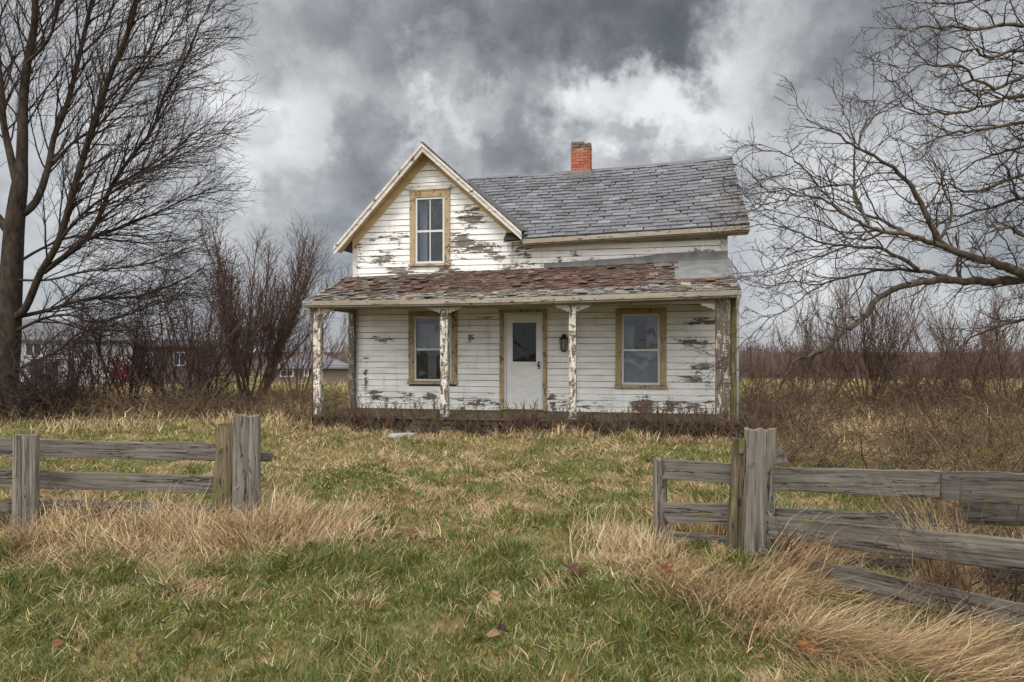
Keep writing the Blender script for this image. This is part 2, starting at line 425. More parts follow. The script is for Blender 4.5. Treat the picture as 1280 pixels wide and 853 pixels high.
# house frame -------------------------------------------------------------
PHI=math.atan(180/F); U=(math.cos(PHI),-math.sin(PHI)); Vv=(math.sin(PHI),math.cos(PHI))
P0=((655-640)/F*14.8,14.8)
def toloc(x,y): 
    dx=x-P0[0]; dy=y-P0[1]; return dx*U[0]+dy*U[1], dx*Vv[0]+dy*Vv[1]
def toworld(s,d): return P0[0]+s*U[0]+d*Vv[0], P0[1]+s*U[1]+d*Vv[1]
def L(px,py,d):
    """pixel of the photograph -> (s,h) on the house's vertical plane at depth d"""
    a=(px-640)/F; ox=P0[0]+d*Vv[0]; oy=P0[1]+d*Vv[1]
    s=(a*oy-ox)/(U[0]-a*U[1]); y=oy+s*U[1]
    return s, EYE+(HZ-py)/F*y

def lawn():
    Vs=[];Qs=[];Cs=[];off=0
    def add(n,z0,z1,lenr,wk,wide=.80,thatch=.22,beyond=0):
        nonlocal off
        # even over the ground between two distances, denser near
        z=np.sqrt(rng.random(n)*(z1**2-z0**2)+z0**2); x=(rng.random(n)*2-1)*wide*z
        if beyond: x=np.where(rng.random(n)<.5,-1,1)*(wide*z+rng.random(n)*beyond)
        s,d=toloc(x,z); ok=~((s>-4.0)&(s<4.2)&(d>-1.72)&(d<6))
        p=fbm(x*1.3+3,z*1.3+1,4)+.45*(fbm(x*.25+8,z*.25,2)-.5)+.6*(fbm(x*4.1,z*4.1+70,2)-.5)
        ht=np.clip(fbm(x*2.6+50,z*2.6+20,3)*2.0-.2,.5,1.6)
        x=x[ok];z=z[ok];p=p[ok];ht=ht[ok];n=len(x)
        bias=.56+.03*np.exp(-((z-3.7)/1.0)**2)+.06*np.exp(-((z-9.5)/3.2)**2)-.01*sstep(12.5,15,z)-.10*sstep(15,26,z)
        fs=sstep(-.13,.13,p-bias)*.80+.10
        r=rng.random(n)
        cg=pick(GREEN,n,.22); cs=pick(STRAW,n,.2); co_=pick(OLIVE,n,.2)
        iss=r<fs; iso=(~iss)&(rng.random(n)<.34)
        c=np.where(iss[:,None],cs,np.where(iso[:,None],co_,cg))
        ln=rng.uniform(*lenr,n)*ht*np.where(iss,1.1,.9); wd=np.maximum(.0040,z*wk)*rng.uniform(.6,1.4,n)
        az=(fbm(x*2.2+30,z*2.2,2)*4*math.pi*1.6)+rng.normal(0,1.25,n)
        lie=iss&(rng.random(n)<thatch*2)
        lean=np.where(iss,rng.uniform(.2,1.15,n),rng.uniform(.05,.85,n)); cur=np.where(iss,rng.uniform(.3,1.7,n),rng.uniform(.2,1.3,n))
        lean=np.where(lie,rng.uniform(1.0,1.5,n),lean); cur=np.where(lie,rng.uniform(-.4,.5,n),cur)
        base=np.stack([x,z,gz(x,z)-.004+np.where(lie,.05*ht,0)],-1)
        V,Q=blades(base,az,lean,cur,ln,wd,3,.12)
        Vs.append(V.reshape(-1,3));Qs.append(Q+off);off+=V.shape[0]*V.shape[1];Cs.append(np.repeat(c,V.shape[1],0))
    add(150000,2.6,5.2,(.05,.13),.00125,.86)
    add(125000,5.2,9.5,(.055,.13),.00115,.82)
    add(80000,9.5,16,(.06,.14),.00105,.82)
    add(55000,16,30,(.10,.30),.0011,.84)
    add(30000,30,62,(.2,.45),.0013,.84)
    # the meadow goes on beyond both edges of the picture
    add(70000,1.5,9.5,(.06,.14),.0016,.82,beyond=5)
    add(60000,9.5,30,(.08,.2),.0014,.82,beyond=9)
    np_mesh('meadow_grass',np.concatenate(Vs),np.concatenate(Qs),M['blade'],col=np.concatenate(Cs),kind='stuff',label='patchy green and straw coloured meadow grass',cat='grass')
lawn()

def drygrass():
    """long dead grass bunched along the two fences"""
    Vs=[];Qs=[];Cs=[];off=0
    DC=[(.60,.44,.25),(.47,.335,.185),(.70,.54,.33),(.33,.22,.12),(.53,.395,.23),(.20,.13,.07)]
    def clump(px,z,n,rad,ln,az0,azs,lean,cur,wk=1.0,ry=None,kink=.23,dz=.02):
        nonlocal off
        n=int(n); cx=(px-640)/F*z
        x=cx+rng.normal(0,rad,n); y=z+rng.normal(0,ry or rad*.6,n)
        l=rng.uniform(*ln,n)*random.uniform(.65,1.2)
        sub=rng.integers(0,9,n); sa=rng.normal(0,azs,9)[sub]
        az=az0+sa+rng.normal(0,.3,n)
        V,Q=blades(np.stack([x,y,gz(x,y)-dz],-1),az,rng.uniform(*lean,n),rng.uniform(*cur,n),l,np.maximum(.0046,y*.00105)*rng.uniform(.6,1.35,n)*wk,6,kink)
        Vs.append(V.reshape(-1,3));Qs.append(Q+off);off+=V.shape[0]*V.shape[1];Cs.append(np.repeat(pick(DC,n,.3),V.shape[1],0))
    HP=math.pi/2; ru=random.uniform
    # left fence, along the foot of the boards
    for px in range(-60,110,20): clump(px,5.72+ru(-.1,.05),150,.13,(.12,.36),ru(-3.1,3.1),1.0,(.1,.8),(.4,1.7))
    for px in range(105,275,16): clump(px,5.78+ru(-.1,.1),170,.11,(.22,.52),ru(-3.1,3.1),1.0,(.0,.5),(.6,2.1))
    for px in range(-60,330,26): clump(px,5.45+ru(-.1,.1),150,.13,(.18,.42),random.choice((HP,-HP,math.pi))+ru(-.8,.8),.8,(.3,.9),(.4,1.6))
    for px in range(-60,330,30): clump(px,5.12+ru(-.12,.1),110,.14,(.14,.34),math.pi+ru(-1.3,1.3),.8,(.5,1.1),(.3,1.2))
    for px in (326,342,360,380,398,416): clump(px,5.72+ru(-.2,.2),190,.10,(.2,.48),HP+ru(-1.2,1.2),.7,(.05,.55),(.5,1.8))
    for px in (335,365,395,425,450): clump(px,5.4+ru(-.1,.1),140,.12,(.16,.36),HP+ru(-.9,.9),.8,(.4,1.0),(.4,1.2))
    for px in (265,280,295,310,322): clump(px,5.62,120,.06,(.24,.44),ru(-3,3),1,(.05,.5),(.5,1.7))
    for px in range(-30,300,40): clump(px,6.5,90,.2,(.15,.36),ru(-3,3),1,(.1,.6),(.3,1.3))
    # gap end of the right fence
    for px,z,n in ((745,5.6,120),(775,5.4,200),(798,5.25,230),(730,5.0,80),(765,5.0,130),(815,4.85,120),(790,4.9,130)):
        clump(px,z,n,.10,(.14,.36),HP+ru(-1.6,1.2),.8,(.05,.6),(.4,1.5))
    for px,z in ((835,4.7),(865,4.72),(895,4.7),(925,4.66),(850,4.5),(885,4.48),(915,4.45),(945,4.35),(830,4.55)):
        clump(px,z-.10,230,.09,(.16,.36),math.pi-.4+ru(-.9,.9),.5,(.35,.95),(.4,1.5))
    for px,z in ((850,4.25),(885,4.2),(920,4.15),(950,4.1),(985,4.0),(935,3.85),(975,3.75),(1000,3.6)):
        clump(px,z,190,.10,(.22,.46),math.pi-.5+ru(-.8,.8),.5,(.5,1.1),(.3,1.0))
    # combed down to the right in front of the right fence
    for k in range(46):
        px=940+k%23*17+ru(-10,10); z=4.99-(px-958)/322*1.29-.17-(.0 if k<23 else ru(.1,.35))
        clump(px,z,150,.09,(.28,.6),HP+.62+ru(-.3,.3),.22,(1.2,1.5),(-.1,.25),kink=.12)
    for k in range(46):
        px=985+k%23*15+ru(-10,10); z=3.95-(px-958)/322*.6-ru(-.02,.40)
        clump(px,z,170,.10,(.32,.68),HP+.6+ru(-.35,.35),.3,(.95,1.4),(.0,.45),kink=.13)
    for px in (962,985,1010): clump(px,4.70-(px-958)*.003,60,.05,(.4,.75),HP+.5,.2,(.35,.8),(.3,.9),kink=.09)
    # behind and between the right boards
    for px in range(840,1340,24): 
        z=4.99-(px-958)/322*1.29+ru(.35,.85); clump(px,z,130,.13,(.22,.5),ru(-3,3),1,(.05,.5),(.2,1.3))
    for px in range(1170,1215,9): clump(px,4.08,60,.03,(.5,.7),ru(-3,3),1,(.0,.2),(.3,1.0))
    for px in range(1030,1340,22):
        z=4.99-(px-958)/322*1.29+.12; clump(px,z,70,.09,(.12,.3),ru(-3,3),1,(.2,.9),(.3,1.3))
    # loose dead tufts out in the meadow
    for i in range(150):
        z=ru(3.6,13); px=ru(20,1180)
        if 650<px<1000 and z<3.9: continue
        clump(px,z,int(26+7*z),.05+.012*z,(.08,.21),ru(-3,3),.9,(.3,1.2),(.3,1.5),1+z*.02)
    # dead fringe in front of the porch and under the thickets
    for i in range(80):
        s=-4.5+9.2*i/79; x,y=toworld(s,-2.0-random.random()*.35)
        clump(640+F*x/y,y,42,.16,(.10,.26),ru(-3,3),1,(.1,.9),(.3,1.4),1.2)
    for i in range(110):
        px=ru(-30,400) if i%2 else ru(930,1300); z=ru(13.0,19)
        clump(px,z,60,.3,(.15,.45),ru(-3,3),1,(.1,.8),(.2,1.2),1.2,.3)
    np_mesh('dry_grass',np.concatenate(Vs),np.concatenate(Qs),M['blade'],col=np.concatenate(Cs),kind='stuff',label='long dead straw grass bunched around the fences',cat='dry grass')
drygrass()

# ------------------------------------------------------------------ branches
class Tubes:
    def __init__(s): s.d={}
    def add(s,pts,rad):
        r=max(rad); sides=12 if r>.15 else 8 if r>.05 else 5 if r>.018 else 3
        s.d.setdefault((len(pts),sides),[]).append((pts,rad))
    def build(s,name,mat,parent=None,**kw):
        Vs=[];Qs=[];off=0
        for (n,sd),lst in s.d.items():
            Pn=np.array([a for a,_ in lst],float); Rn=np.array([b for _,b in lst],float)
            T=np.empty_like(Pn); T[:,1:-1]=Pn[:,2:]-Pn[:,:-2]; T[:,0]=Pn[:,1]-Pn[:,0]; T[:,-1]=Pn[:,-1]-Pn[:,-2]
            T/=np.linalg.norm(T,axis=2,keepdims=True)+1e-9
            ref=np.array([.31,.57,.76]); A=np.cross(T,ref); A/=np.linalg.norm(A,axis=2,keepdims=True)+1e-9; B=np.cross(T,A)
            an=2*np.pi*np.arange(sd)/sd
            V=Pn[:,:,None]+Rn[:,:,None,None]*(A[:,:,None]*np.cos(an)[None,None,:,None]+B[:,:,None]*np.sin(an)[None,None,:,None])
            K=len(lst); i=np.arange(n-1)[:,None]*sd; k=np.arange(sd)[None]; k2=(k+1)%sd
            q=np.stack([i+k,i+k2,i+sd+k2,i+sd+k],-1).reshape(-1,4)
            Qs.append((np.arange(K)[:,None,None]*(n*sd)+q[None]).reshape(-1,4)+off); Vs.append(V.reshape(-1,3)); off+=K*n*sd
        return np_mesh(name,np.concatenate(Vs),np.concatenate(Qs),mat,parent,smooth=True,**kw)

def unit(v):
    l=math.sqrt(v[0]**2+v[1]**2+v[2]**2)+1e-9; return (v[0]/l,v[1]/l,v[2]/l)
def side(d,ang,az):
    """direction turned away from d by ang"""
    d=Vector(d); a=d.orthogonal().normalized(); b=d.cross(a)
    w=a*math.cos(az)+b*math.sin(az)
    return tuple(d*math.cos(ang)+w*math.sin(ang))
rnd=random.Random(11)
def walk(p,d,length,r0,r1,nseg,wig,trop):
    pts=[p];rad=[r0];st=length/nseg
    for i in range(nseg):
        d=unit((d[0]+rnd.gauss(0,wig)+trop[0],d[1]+rnd.gauss(0,wig)+trop[1],d[2]+rnd.gauss(0,wig)+trop[2]))
        p=(p[0]+d[0]*st,p[1]+d[1]*st,p[2]+d[2]*st); pts.append(p); rad.append(r0+(r1-r0)*(i+1)/nseg)
    return pts,rad
def sprout(pts,rad,lv,K,thick,thin):
    """side branches along a limb; K holds one dict of settings per level"""
    if lv>=len(K): return
    k=K[lv]
    seg=[math.dist(pts[i],pts[i+1]) for i in range(len(pts)-1)]; tot=sum(seg)
    x=tot*k.get('t0',.2)+rnd.random()*k['sp']; az=rnd.random()*6.28
    while x<tot:
        a=x;i=0
        while i<len(seg)-1 and a>seg[i]: a-=seg[i]; i+=1
        f=min(1,a/max(seg[i],1e-6)); p=tuple(pts[i][j]+(pts[i+1][j]-pts[i][j])*f for j in range(3))
        d=unit(tuple(pts[i+1][j]-pts[i][j] for j in range(3))); r=rad[i]+(rad[i+1]-rad[i])*f
        t=x/tot; az+=2.4+rnd.gauss(0,.5)
        dd=side(d,rnd.uniform(*k['ang']),az)
        bi=k.get('bias')
        if bi: dd=unit(tuple(dd[j]+bi[j] for j in range(3)))
        ln=k['len']*(1-k.get('fade',.55)*t)*rnd.uniform(.55,1.15)
        rr=max(min(r*k.get('rk',.6),k['r']),k['rmin'])
        c,cr=walk(p,dd,ln,rr,k['rmin']*.75,k['n'],k['wig'],k.get('trop',(0,0,.03)))
        (thick if rr>.022 else thin).add(c,cr)
        sprout(c,cr,lv+1,K,thick,thin)
        x+=k['sp']*rnd.uniform(.6,1.4)
def smooth_poly(pts,n=4):
    """Catmull-Rom through the given points"""
    P_=[pts[0]]+list(pts)+[pts[-1]]; out=[]
    for i in range(1,len(P_)-2):
        for k in range(n):
            t=k/n; a,b,c,d=P_[i-1:i+3]
            out.append(tuple(.5*((2*b[j])+(-a[j]+c[j])*t+(2*a[j]-5*b[j]+4*c[j]-d[j])*t*t+(-a[j]+3*b[j]-3*c[j]+d[j])*t**3) for j in range(len(b))))
    out.append(pts[-1]); return out
def limb(tree,pix,z0,z1,r0,r1,K,wob=.0):
    n=len(pix); P3=[]
    for i,(px,py) in enumerate(pix):
        P3.append(P(px,py,z0+(z1-z0)*i/(n-1)))
    pts=smooth_poly(P3,4)
    pts=[tuple(c+rnd.gauss(0,wob) if 0<i<len(pts)-1 else c for c in p) for i,p in enumerate(pts)]
    m=len(pts); rad=[r0+(r1-r0)*(i/(m-1))**.8 for i in range(m)]; rad[0]*=.55
    tree[0].add(pts,rad); sprout(pts,rad,0,K,tree[0],tree[1])

# ---- big bare tree at the left
def left_tree():
    T=(Tubes(),Tubes()); Z=17.
    root=empty('bare_tree',(*P(4,530,Z)[:2],0),label='tall dark bare tree with long sweeping branches left of the house',cat='tree')
    K=[dict(sp=.17,len=2.25,ang=(.4,.85),r=.024,rmin=.010,n=9,wig=.07,bias=(.22,0,.10),trop=(.02,0,.012),t0=.15,fade=.5),
       dict(sp=.18,len=1.15,ang=(.35,.75),r=.010,rmin=.0062,n=6,wig=.09,bias=(.08,0,.05),trop=(.01,0,.02),fade=.5),
       dict(sp=.13,len=.52,ang=(.4,.8),r=.0058,rmin=.0045,n=3,wig=.1,trop=(0,0,.03),fade=.4)]
    Kl=[dict(K[0],len=1.8,bias=(.28,0,-.02),trop=(.02,0,.0)),K[1],K[2]]
    Ku=[dict(K[0],bias=(.05,0,.25)),K[1],K[2]]
    tr=[P(0,535,Z),P(4,480,Z),P(9,430,Z),P(12,380,Z),P(15,330,Z),P(18,285,Z),P(22,250,Z),P(26,220,Z),P(28,180,Z),P(29,130,Z),P(34,80,Z),P(43,30,Z),P(45,-40,Z),P(52,-130,Z)]
    pts=smooth_poly(tr,4); m=len(pts); rad=[float(np.interp(i,[0,4,12,20,26,30,40,m-1],[.42,.32,.26,.215,.18,.13,.09,.05])) for i in range(m)]
    sprout(pts[28:],rad[28:],0,Ku,T[0],T[1]); T[0].add(pts,rad)
    limb(T,[(22,235),(12,190),(4,150),(0,95),(-14,30),(-30,-60)],Z,Z+.8,0.099,.05,Ku)
    limb(T,[(22,272),(45,252),(60,210),(68,170),(84,130),(99,70),(115,0),(130,-80)],Z,Z+1.2,0.099,.04,Ku)
    limb(T,[(14,400),(32,385),(50,343),(74,300),(95,228),(110,178),(124,135),(139,90),(160,40),(175,-20)],Z,Z-1.4,0.098,.05,K)
    limb(T,[(50,343),(75,325),(102,304),(122,275),(140,232),(165,195),(190,163),(206,118),(228,82),(250,30)],Z-.3,Z-.2,0.075,.02,K)
    limb(T,[(140,235),(180,212),(218,187),(240,168),(262,155)],Z-.2,Z+.6,0.035,.012,K)
    limb(T,[(75,300),(110,262),(150,235),(195,208),(238,188)],Z-.5,Z-1.5,0.041,.014,K)
    limb(T,[(62,210),(90,180),(130,150),(175,95),(215,45),(240,10)],Z+.4,Z+1.6,0.046,.014,K)
    limb(T,[(124,135),(150,110),(180,75),(200,30),(215,-20)],Z-1,Z-1.6,0.035,.014,K)
    limb(T,[(99,70),(125,45),(140,10),(150,-40)],Z+.9,Z+1.2,0.035,.02,Ku)
    limb(T,[(33,80),(60,50),(75,0),(85,-60)],Z-.3,Z-.8,0.046,.02,Ku)
    limb(T,[(100,304),(150,285),(205,262),(240,245),(270,240)],Z,Z+.4,0.035,.012,Kl)
    limb(T,[(15,398),(60,388),(110,374),(170,371),(220,354),(252,336)],Z,Z+.3,0.058,.014,Kl)
    limb(T,[(12,418),(32,408),(58,397),(88,394),(114,403),(150,397),(200,378),(235,372)],Z,Z-.8,0.049,.012,Kl)
    limb(T,[(6,470),(35,456),(75,437),(95,419),(123,411),(158,413),(205,404)],Z-.2,Z-1.2,0.049,.012,Kl)
    limb(T,[(20,330),(50,312),(90,296),(140,300),(180,304),(225,300)],Z,Z+1.3,0.041,.012,Kl)
    limb(T,[(18,350),(60,350),(105,340),(150,335),(195,327),(240,308)],Z,Z-1.5,0.035,.012,Kl)
    Kn=[dict(K[0],bias=(-.25,0,.1),trop=(-.02,0,.01)),K[1]]
    for px in ([(15,360),(-30,320),(-90,280),(-150,230)],[(20,300),(-20,250),(-60,190),(-110,120)],[(10,420),(-40,395),(-100,390),(-160,370)]):
        limb(T,px,Z,Z+.5,.13,.03,Kn)
    T[0].build('trunk',M['bark'],root_off(root)); T[1].build('crown',M['twig'],root_off(root))
def root_off(root):
    """children are modelled in world space; keep them there under a moved Empty"""
    return root
_old_link=link
def link(name,me,mat,parent=None,**kw):
    o=_old_link(name,me,mat,None,**kw)
    if parent is not None:
        o.parent=parent
        if parent.get('world_space'):
            o.matrix_parent_inverse=parent_mat(parent).inverted()
    return o
def parent_mat(p):
    return Matrix.LocRotScale(p.location,p.rotation_euler,p.scale)
_old_empty=empty
def wempty(*a,**k):
    o=_old_empty(*a,**k); o['world_space']=1; return o
_he=empty
empty=wempty
left_tree()

# ---- tree reaching in from the right
def right_tree():
    T=(Tubes(),Tubes()); Z=11.
    root=empty('spreading_tree',(*P(1440,500,Z)[:2],0),label='spreading bare tree whose crooked olive limbs reach in right of the house',cat='tree')
    K=[dict(sp=.19,len=1.25,ang=(.5,1.1),r=.015,rmin=.0065,n=8,wig=.17,bias=(-.22,0,.05),trop=(-.02,0,.015),t0=.12,fade=.45),
       dict(sp=.125,len=.50,ang=(.5,1.0),r=.0062,rmin=.0042,n=5,wig=.2,bias=(-.08,0,.03),trop=(0,0,.03),fade=.4),
       dict(sp=.10,len=.20,ang=(.5,1.0),r=.0042,rmin=.0034,n=3,wig=.22,trop=(0,0,.05),fade=.3)]
    Ku=[dict(K[0],bias=(-.12,0,.15)),K[1],K[2]]
    Kd=[dict(K[0],len=.8,bias=(-.1,0,.1)),K[1],K[2]]
    tr=[P(1450,585,Z),P(1445,520,Z),P(1442,450,Z),P(1435,380,Z),P(1432,300,Z),P(1425,200,Z),P(1420,100,Z),P(1410,-20,Z),P(1400,-160,Z)]
    pts=smooth_poly(tr,4); m=len(pts); T[0].add(pts,[.42-.22*i/(m-1) for i in range(m)])
    A=[ [(1432,380),(1340,356),(1280,341),(1238,328),(1200,317),(1174,301),(1155,262),(1138,232),(1110,205),(1074,185),(1040,165),(1008,150)],
        [(1436,395),(1340,362),(1280,350),(1240,353),(1196,351),(1155,352),(1120,360),(1095,376),(1076,402),(1051,417),(1032,437),(1000,448),(984,467),(972,490)],
        [(1200,318),(1174,306),(1143,296),(1108,290),(1085,284),(1060,270),(1032,252),(1000,243),(965,238),(932,246)],
        [(1196,350),(1165,342),(1149,339),(1098,338),(1070,345),(1045,350),(1019,357),(990,352),(960,360)],
        [(1149,339),(1130,325),(1098,311),(1060,308),(1029,304),(1000,292),(975,283),(945,281)],
        [(1085,284),(1075,255),(1062,232),(1040,232),(1024,233),(1005,210),(985,195),(965,188),(935,194)],
        [(1130,290),(1100,275),(1075,262),(1068,225),(1067,175),(1058,145),(1052,125)],
        [(1174,301),(1190,270),(1180,240),(1175,215),(1160,190)],
        [(1045,350),(1012,366),(990,384),(962,399),(942,417),(920,437),(900,462)],
        [(1200,352),(1197,325),(1200,318)],
        [(1062,305),(1035,318),(1005,325),(975,335),(948,345)],
        [(1024,233),(1000,240),(975,252),(950,258),(928,275)],
        [(1074,185),(1078,160),(1090,140),(1098,118)],
        [(1108,290),(1080,300),(1050,292),(1020,275),(990,270),(955,262)] ]
    Rr=[.095,.085,.05,.042,.038,.028,.032,.03,.016,.04,.02,.018,.02,.022]
    dz=[-.6,.5,-1.2,.8,-.4,.6,1.2,1.0,-.8,0,-1.5,.3,.2,1.4]
    z00=[0,0,-.35,.2,.35,-.7,-.5,-.3,.6,.2,.3,.2,-.5,-.7]
    for a,r,d,z0 in zip(A,Rr,dz,z00):
        limb(T,a,Z+z0,Z+z0+d,r,.017 if a is A[1] else .006,Kd if a is A[1] else K,.012)
    B=[ [(1425,170),(1335,60),(1280,31),(1224,36),(1190,33),(1150,36),(1115,58)],
        [(1428,230),(1350,140),(1280,119),(1234,135),(1180,144),(1145,140),(1118,120)],
        [(1425,200),(1340,110),(1280,95),(1243,111),(1209,91),(1162,81),(1120,95)],
        [(1430,260),(1350,180),(1280,156),(1218,164),(1180,169),(1140,187)],
        [(1432,310),(1350,235),(1280,219),(1218,241),(1180,228),(1140,240)],
        [(1432,330),(1350,265),(1280,250),(1224,263),(1180,275),(1150,268)],
        [(1420,120),(1330,10),(1280,-10),(1220,0),(1170,5),(1130,0)],
        [(1428,225),(1350,200),(1290,185),(1250,190),(1215,205),(1190,225)],
        [(1435,370),(1340,330),(1290,300),(1260,285),(1235,290),(1215,305)],
        [(1437,400),(1340,395),(1280,400),(1240,410),(1205,430),(1180,460)],
        [(1432,345),(1350,310),(1300,265),(1270,240),(1255,205),(1240,180)],
        [(1425,140),(1340,90),(1280,65),(1240,70),(1200,60),(1165,62)]]
    for a in B: limb(T,a,Z+rnd.uniform(-.6,.6),Z+rnd.uniform(-1.6,1.6),.05,.006,K if a[-1][1]>100 else Ku,.02)
    for px in ([(1440,360),(1520,300),(1600,250)],[(1430,250),(1500,170),(1570,80)],[(1415,60),(1470,-40),(1520,-150)]):
        limb(T,px,Z,Z+1,.15,.03,[dict(K[0],bias=(.2,0,.1))])
    T[0].build('trunk',M['lbark'],root); T[1].build('crown',M['ltwig'],root)
right_tree()

# ---- shrubs and thickets
def shrub(name,px,z,h,nst,spread,label,mat,cat='shrub',group=None,K=None,r=.02,upright=.8,lean=(0,0),w0=.25,wig=.07):
    T=Tubes(); x=(px-640)/F*z; y=z; g=gz1(x,y)
    root=empty(name,(x,y,g),label=label,cat=cat,group=group)
    K=K or [dict(sp=.22,len=h*.36,ang=(.3,.7),r=.010,rmin=.006,n=5,wig=.10,bias=(0,0,.35),trop=(0,0,.05),t0=.25,fade=.5),
       dict(sp=.18,len=h*.14,ang=(.4,.8),r=.006,rmin=.0045,n=3,wig=.12,trop=(0,0,.06),fade=.4)]
    for i in range(nst):
        a=rnd.uniform(0,6.283); b=(x+math.cos(a)*w0*rnd.random(),y+math.sin(a)*w0*rnd.random(),g-.05)
        d=unit((math.cos(a)*spread*rnd.uniform(.2,1)+lean[0],math.sin(a)*spread*.7*rnd.uniform(.2,1)+lean[1],upright))
        ln=h*rnd.uniform(.6,1.08); rr=r*rnd.uniform(.6,1.2)
        p,ra=walk(b,d,ln,rr,rr*.3,9,wig,(0,0,.025)); T.add(p,ra); sprout(p,ra,0,K,T,T)
    T.build('branches',mat,root)
    return root
red=M['redtwig']; br=M['briar']
def Ks(h,d=1.0): return [dict(sp=.15/d,len=h*.34,ang=(.3,.7),r=.009,rmin=.0055,n=5,wig=.10,bias=(0,0,.35),trop=(0,0,.05),t0=.2,fade=.5),
       dict(sp=.13/d,len=h*.13,ang=(.4,.8),r=.0055,rmin=.0042,n=3,wig=.12,trop=(0,0,.06),fade=.4)]
shrub('tall_shrub',312,20.5,5.0,24,.60,'tallest red stemmed shrub beside the left porch post',M['rosetwig'],r=.034,w0=.5,K=[dict(Ks(5.0,1.1)[0],rmin=.007,r=.012),dict(Ks(5.0,1.1)[1],rmin=.0055,r=.007)])
shrub('tall_shrub',262,19,3.6,11,.55,'reddish bare shrub touching the tallest red stemmed shrub on its left',red,r=.025,K=Ks(4.2))
shrub('tall_shrub',372,23,4.0,12,.6,'small reddish shrub growing just outside the left porch end',red,r=.02,K=Ks(4.0))
dk=M['twig']
TH='bare shrubs under the tall dark tree'
Kd=[dict(sp=.13,len=.85,ang=(.4,1.1),r=.009,rmin=.0055,n=5,wig=.17,t0=.1,fade=.4),dict(sp=.11,len=.36,ang=(.4,1.0),r=.0055,rmin=.0044,n=3,wig=.2,fade=.3)]
shrub('bare_shrub',75,15.6,2.3,14,.9,'dark many stemmed shrub in front of the pale far house',dk,r=.042,K=Kd,group=TH)
shrub('bare_shrub',215,17.5,3.3,12,.6,'upright purple brown shrub in front of the brown roofed far house',red,r=.026,K=Ks(3.5),group=TH)
shrub('bare_shrub',165,17,3.0,14,.65,'loose brown shrub growing before the red leaved bush',dk,r=.024,K=Ks(3.0),group=TH)
shrub('bare_shrub',120,19,3.1,10,.6,'thin bare shrub between the dark many stemmed shrub and the loose brown one',dk,r=.02,K=Ks(3.0),group=TH)
shrub('bare_shrub',240,16.8,2.4,16,.9,'low dark twiggy shrub in front of the tallest red stemmed one',dk,r=.026,K=Kd,group=TH)
shrub('bare_shrub',15,15.2,1.9,18,1.1,'dense brown shrub crowding the foot of the big dark trunk',dk,r=.02,K=Kd,group=TH)
def brush(name,x0,x1,z0,z1,n,hh,label,mat,cat='brambles',lean=.9,stem=(.006,.012),kind='stuff'):
    """tangled low brambles nobody could count"""
    T=Tubes()
    K=[dict(sp=.15,len=.42,ang=(.4,1.1),r=.006,rmin=.0042,n=3,wig=.2,trop=(0,0,.02),t0=.15,fade=.3)]
    for i in range(n):
        z=rnd.uniform(z0,z1); px=rnd.uniform(x0,x1); x=(px-640)/F*z; a=rnd.uniform(0,6.283); l=rnd.uniform(.4,1)
        d=unit((math.cos(a)*lean*l,math.sin(a)*lean*l,.7))
        hv=hh*(.45+1.1*float(fbm(np.array([x*.7]),np.array([z*.5]),2)[0]))
        r=rnd.uniform(*stem)*(1 if z>9 else .55)
        p,ra=walk((x,z,gz1(x,z)-.03),d,hv*rnd.uniform(.5,1.5),r,r*.5,8,.16,(0,0,-.05)); T.add(p,ra); sprout(p,ra,0,K,T,T)
    return T.build(name,mat,None,label=label,cat=cat,kind=kind)
brush('brambles',-20,310,15,18.5,720,1.05,'tangled brown brambles heaped below the left shrubs',br)
brush('brambles',300,405,15.0,20,220,.8,'low brown brambles trailing towards the left porch end',br)
brush('brambles',925,1300,14.5,21,800,1.05,'tangled brown brambles filling the strip right of the house',br)
brush('brambles',1120,1330,7.0,13,230,.85,'thick purple brown brambles behind the right end of the right fence',br)
brush('brambles',1130,1330,4.9,6.6,120,.62,'loose brown brambles leaning on the back of the right fence',br)
brush('brambles',955,1180,7.5,12.5,150,.75,'sparse arching brambles in the grass behind the right gate post',br,lean=1.3)
brush('brambles',925,1010,12.3,14.5,130,.8,'brown brambles hugging the right corner of the porch',br)
TR='bare shrubs in the thicket right of the house'
shrub('bare_shrub',1085,19,3.7,20,.55,'upright many stemmed shrub in the middle of the right thicket',red,r=.026,group=TR,K=Ks(3.6))
shrub('bare_shrub',1000,20,2.7,14,.7,'low reddish shrub nearest the right end of the house',red,r=.018,group=TR,K=Ks(2.7))
shrub('bare_shrub',1150,18,3.2,16,.8,'dark arching shrub right of the upright many stemmed shrub',red,r=.026,group=TR,K=[dict(Kd[0],len=.9),Kd[1]])
shrub('bare_shrub',1035,21.5,3.6,12,.5,'slim reddish shrub left of the upright many stemmed shrub',red,r=.022,group=TR,K=Ks(3.5))
shrub('bare_shrub',1205,19.5,3.6,14,.6,'brown shrub second from the right edge of the right thicket',br,r=.024,group=TR,K=Ks(3.5))
shrub('bare_shrub',1262,17,3.1,18,.8,'reddish brown shrub closing the right edge of the thicket',red,r=.022,group=TR,K=Ks(3.0))
shrub('bare_shrub',950,20.5,2.0,12,.7,'smallest brown shrub right against the house corner',br,r=.014,group=TR,K=Ks(2.0))
Kb=[dict(sp=.10,len=.38,ang=(.5,1.2),r=.006,rmin=.0034,n=5,wig=.22,t0=.1,fade=.3),dict(sp=.08,len=.13,ang=(.5,1.1),r=.0034,rmin=.0026,n=3,wig=.25,fade=.3)]
Kc=[dict(sp=.06,len=.20,ang=(.5,1.2),r=.0035,rmin=.002,n=4,wig=.3,t0=.1,fade=.3),dict(sp=.05,len=.07,ang=(.5,1.1),r=.002,rmin=.0017,n=3,wig=.3,fade=.3)]
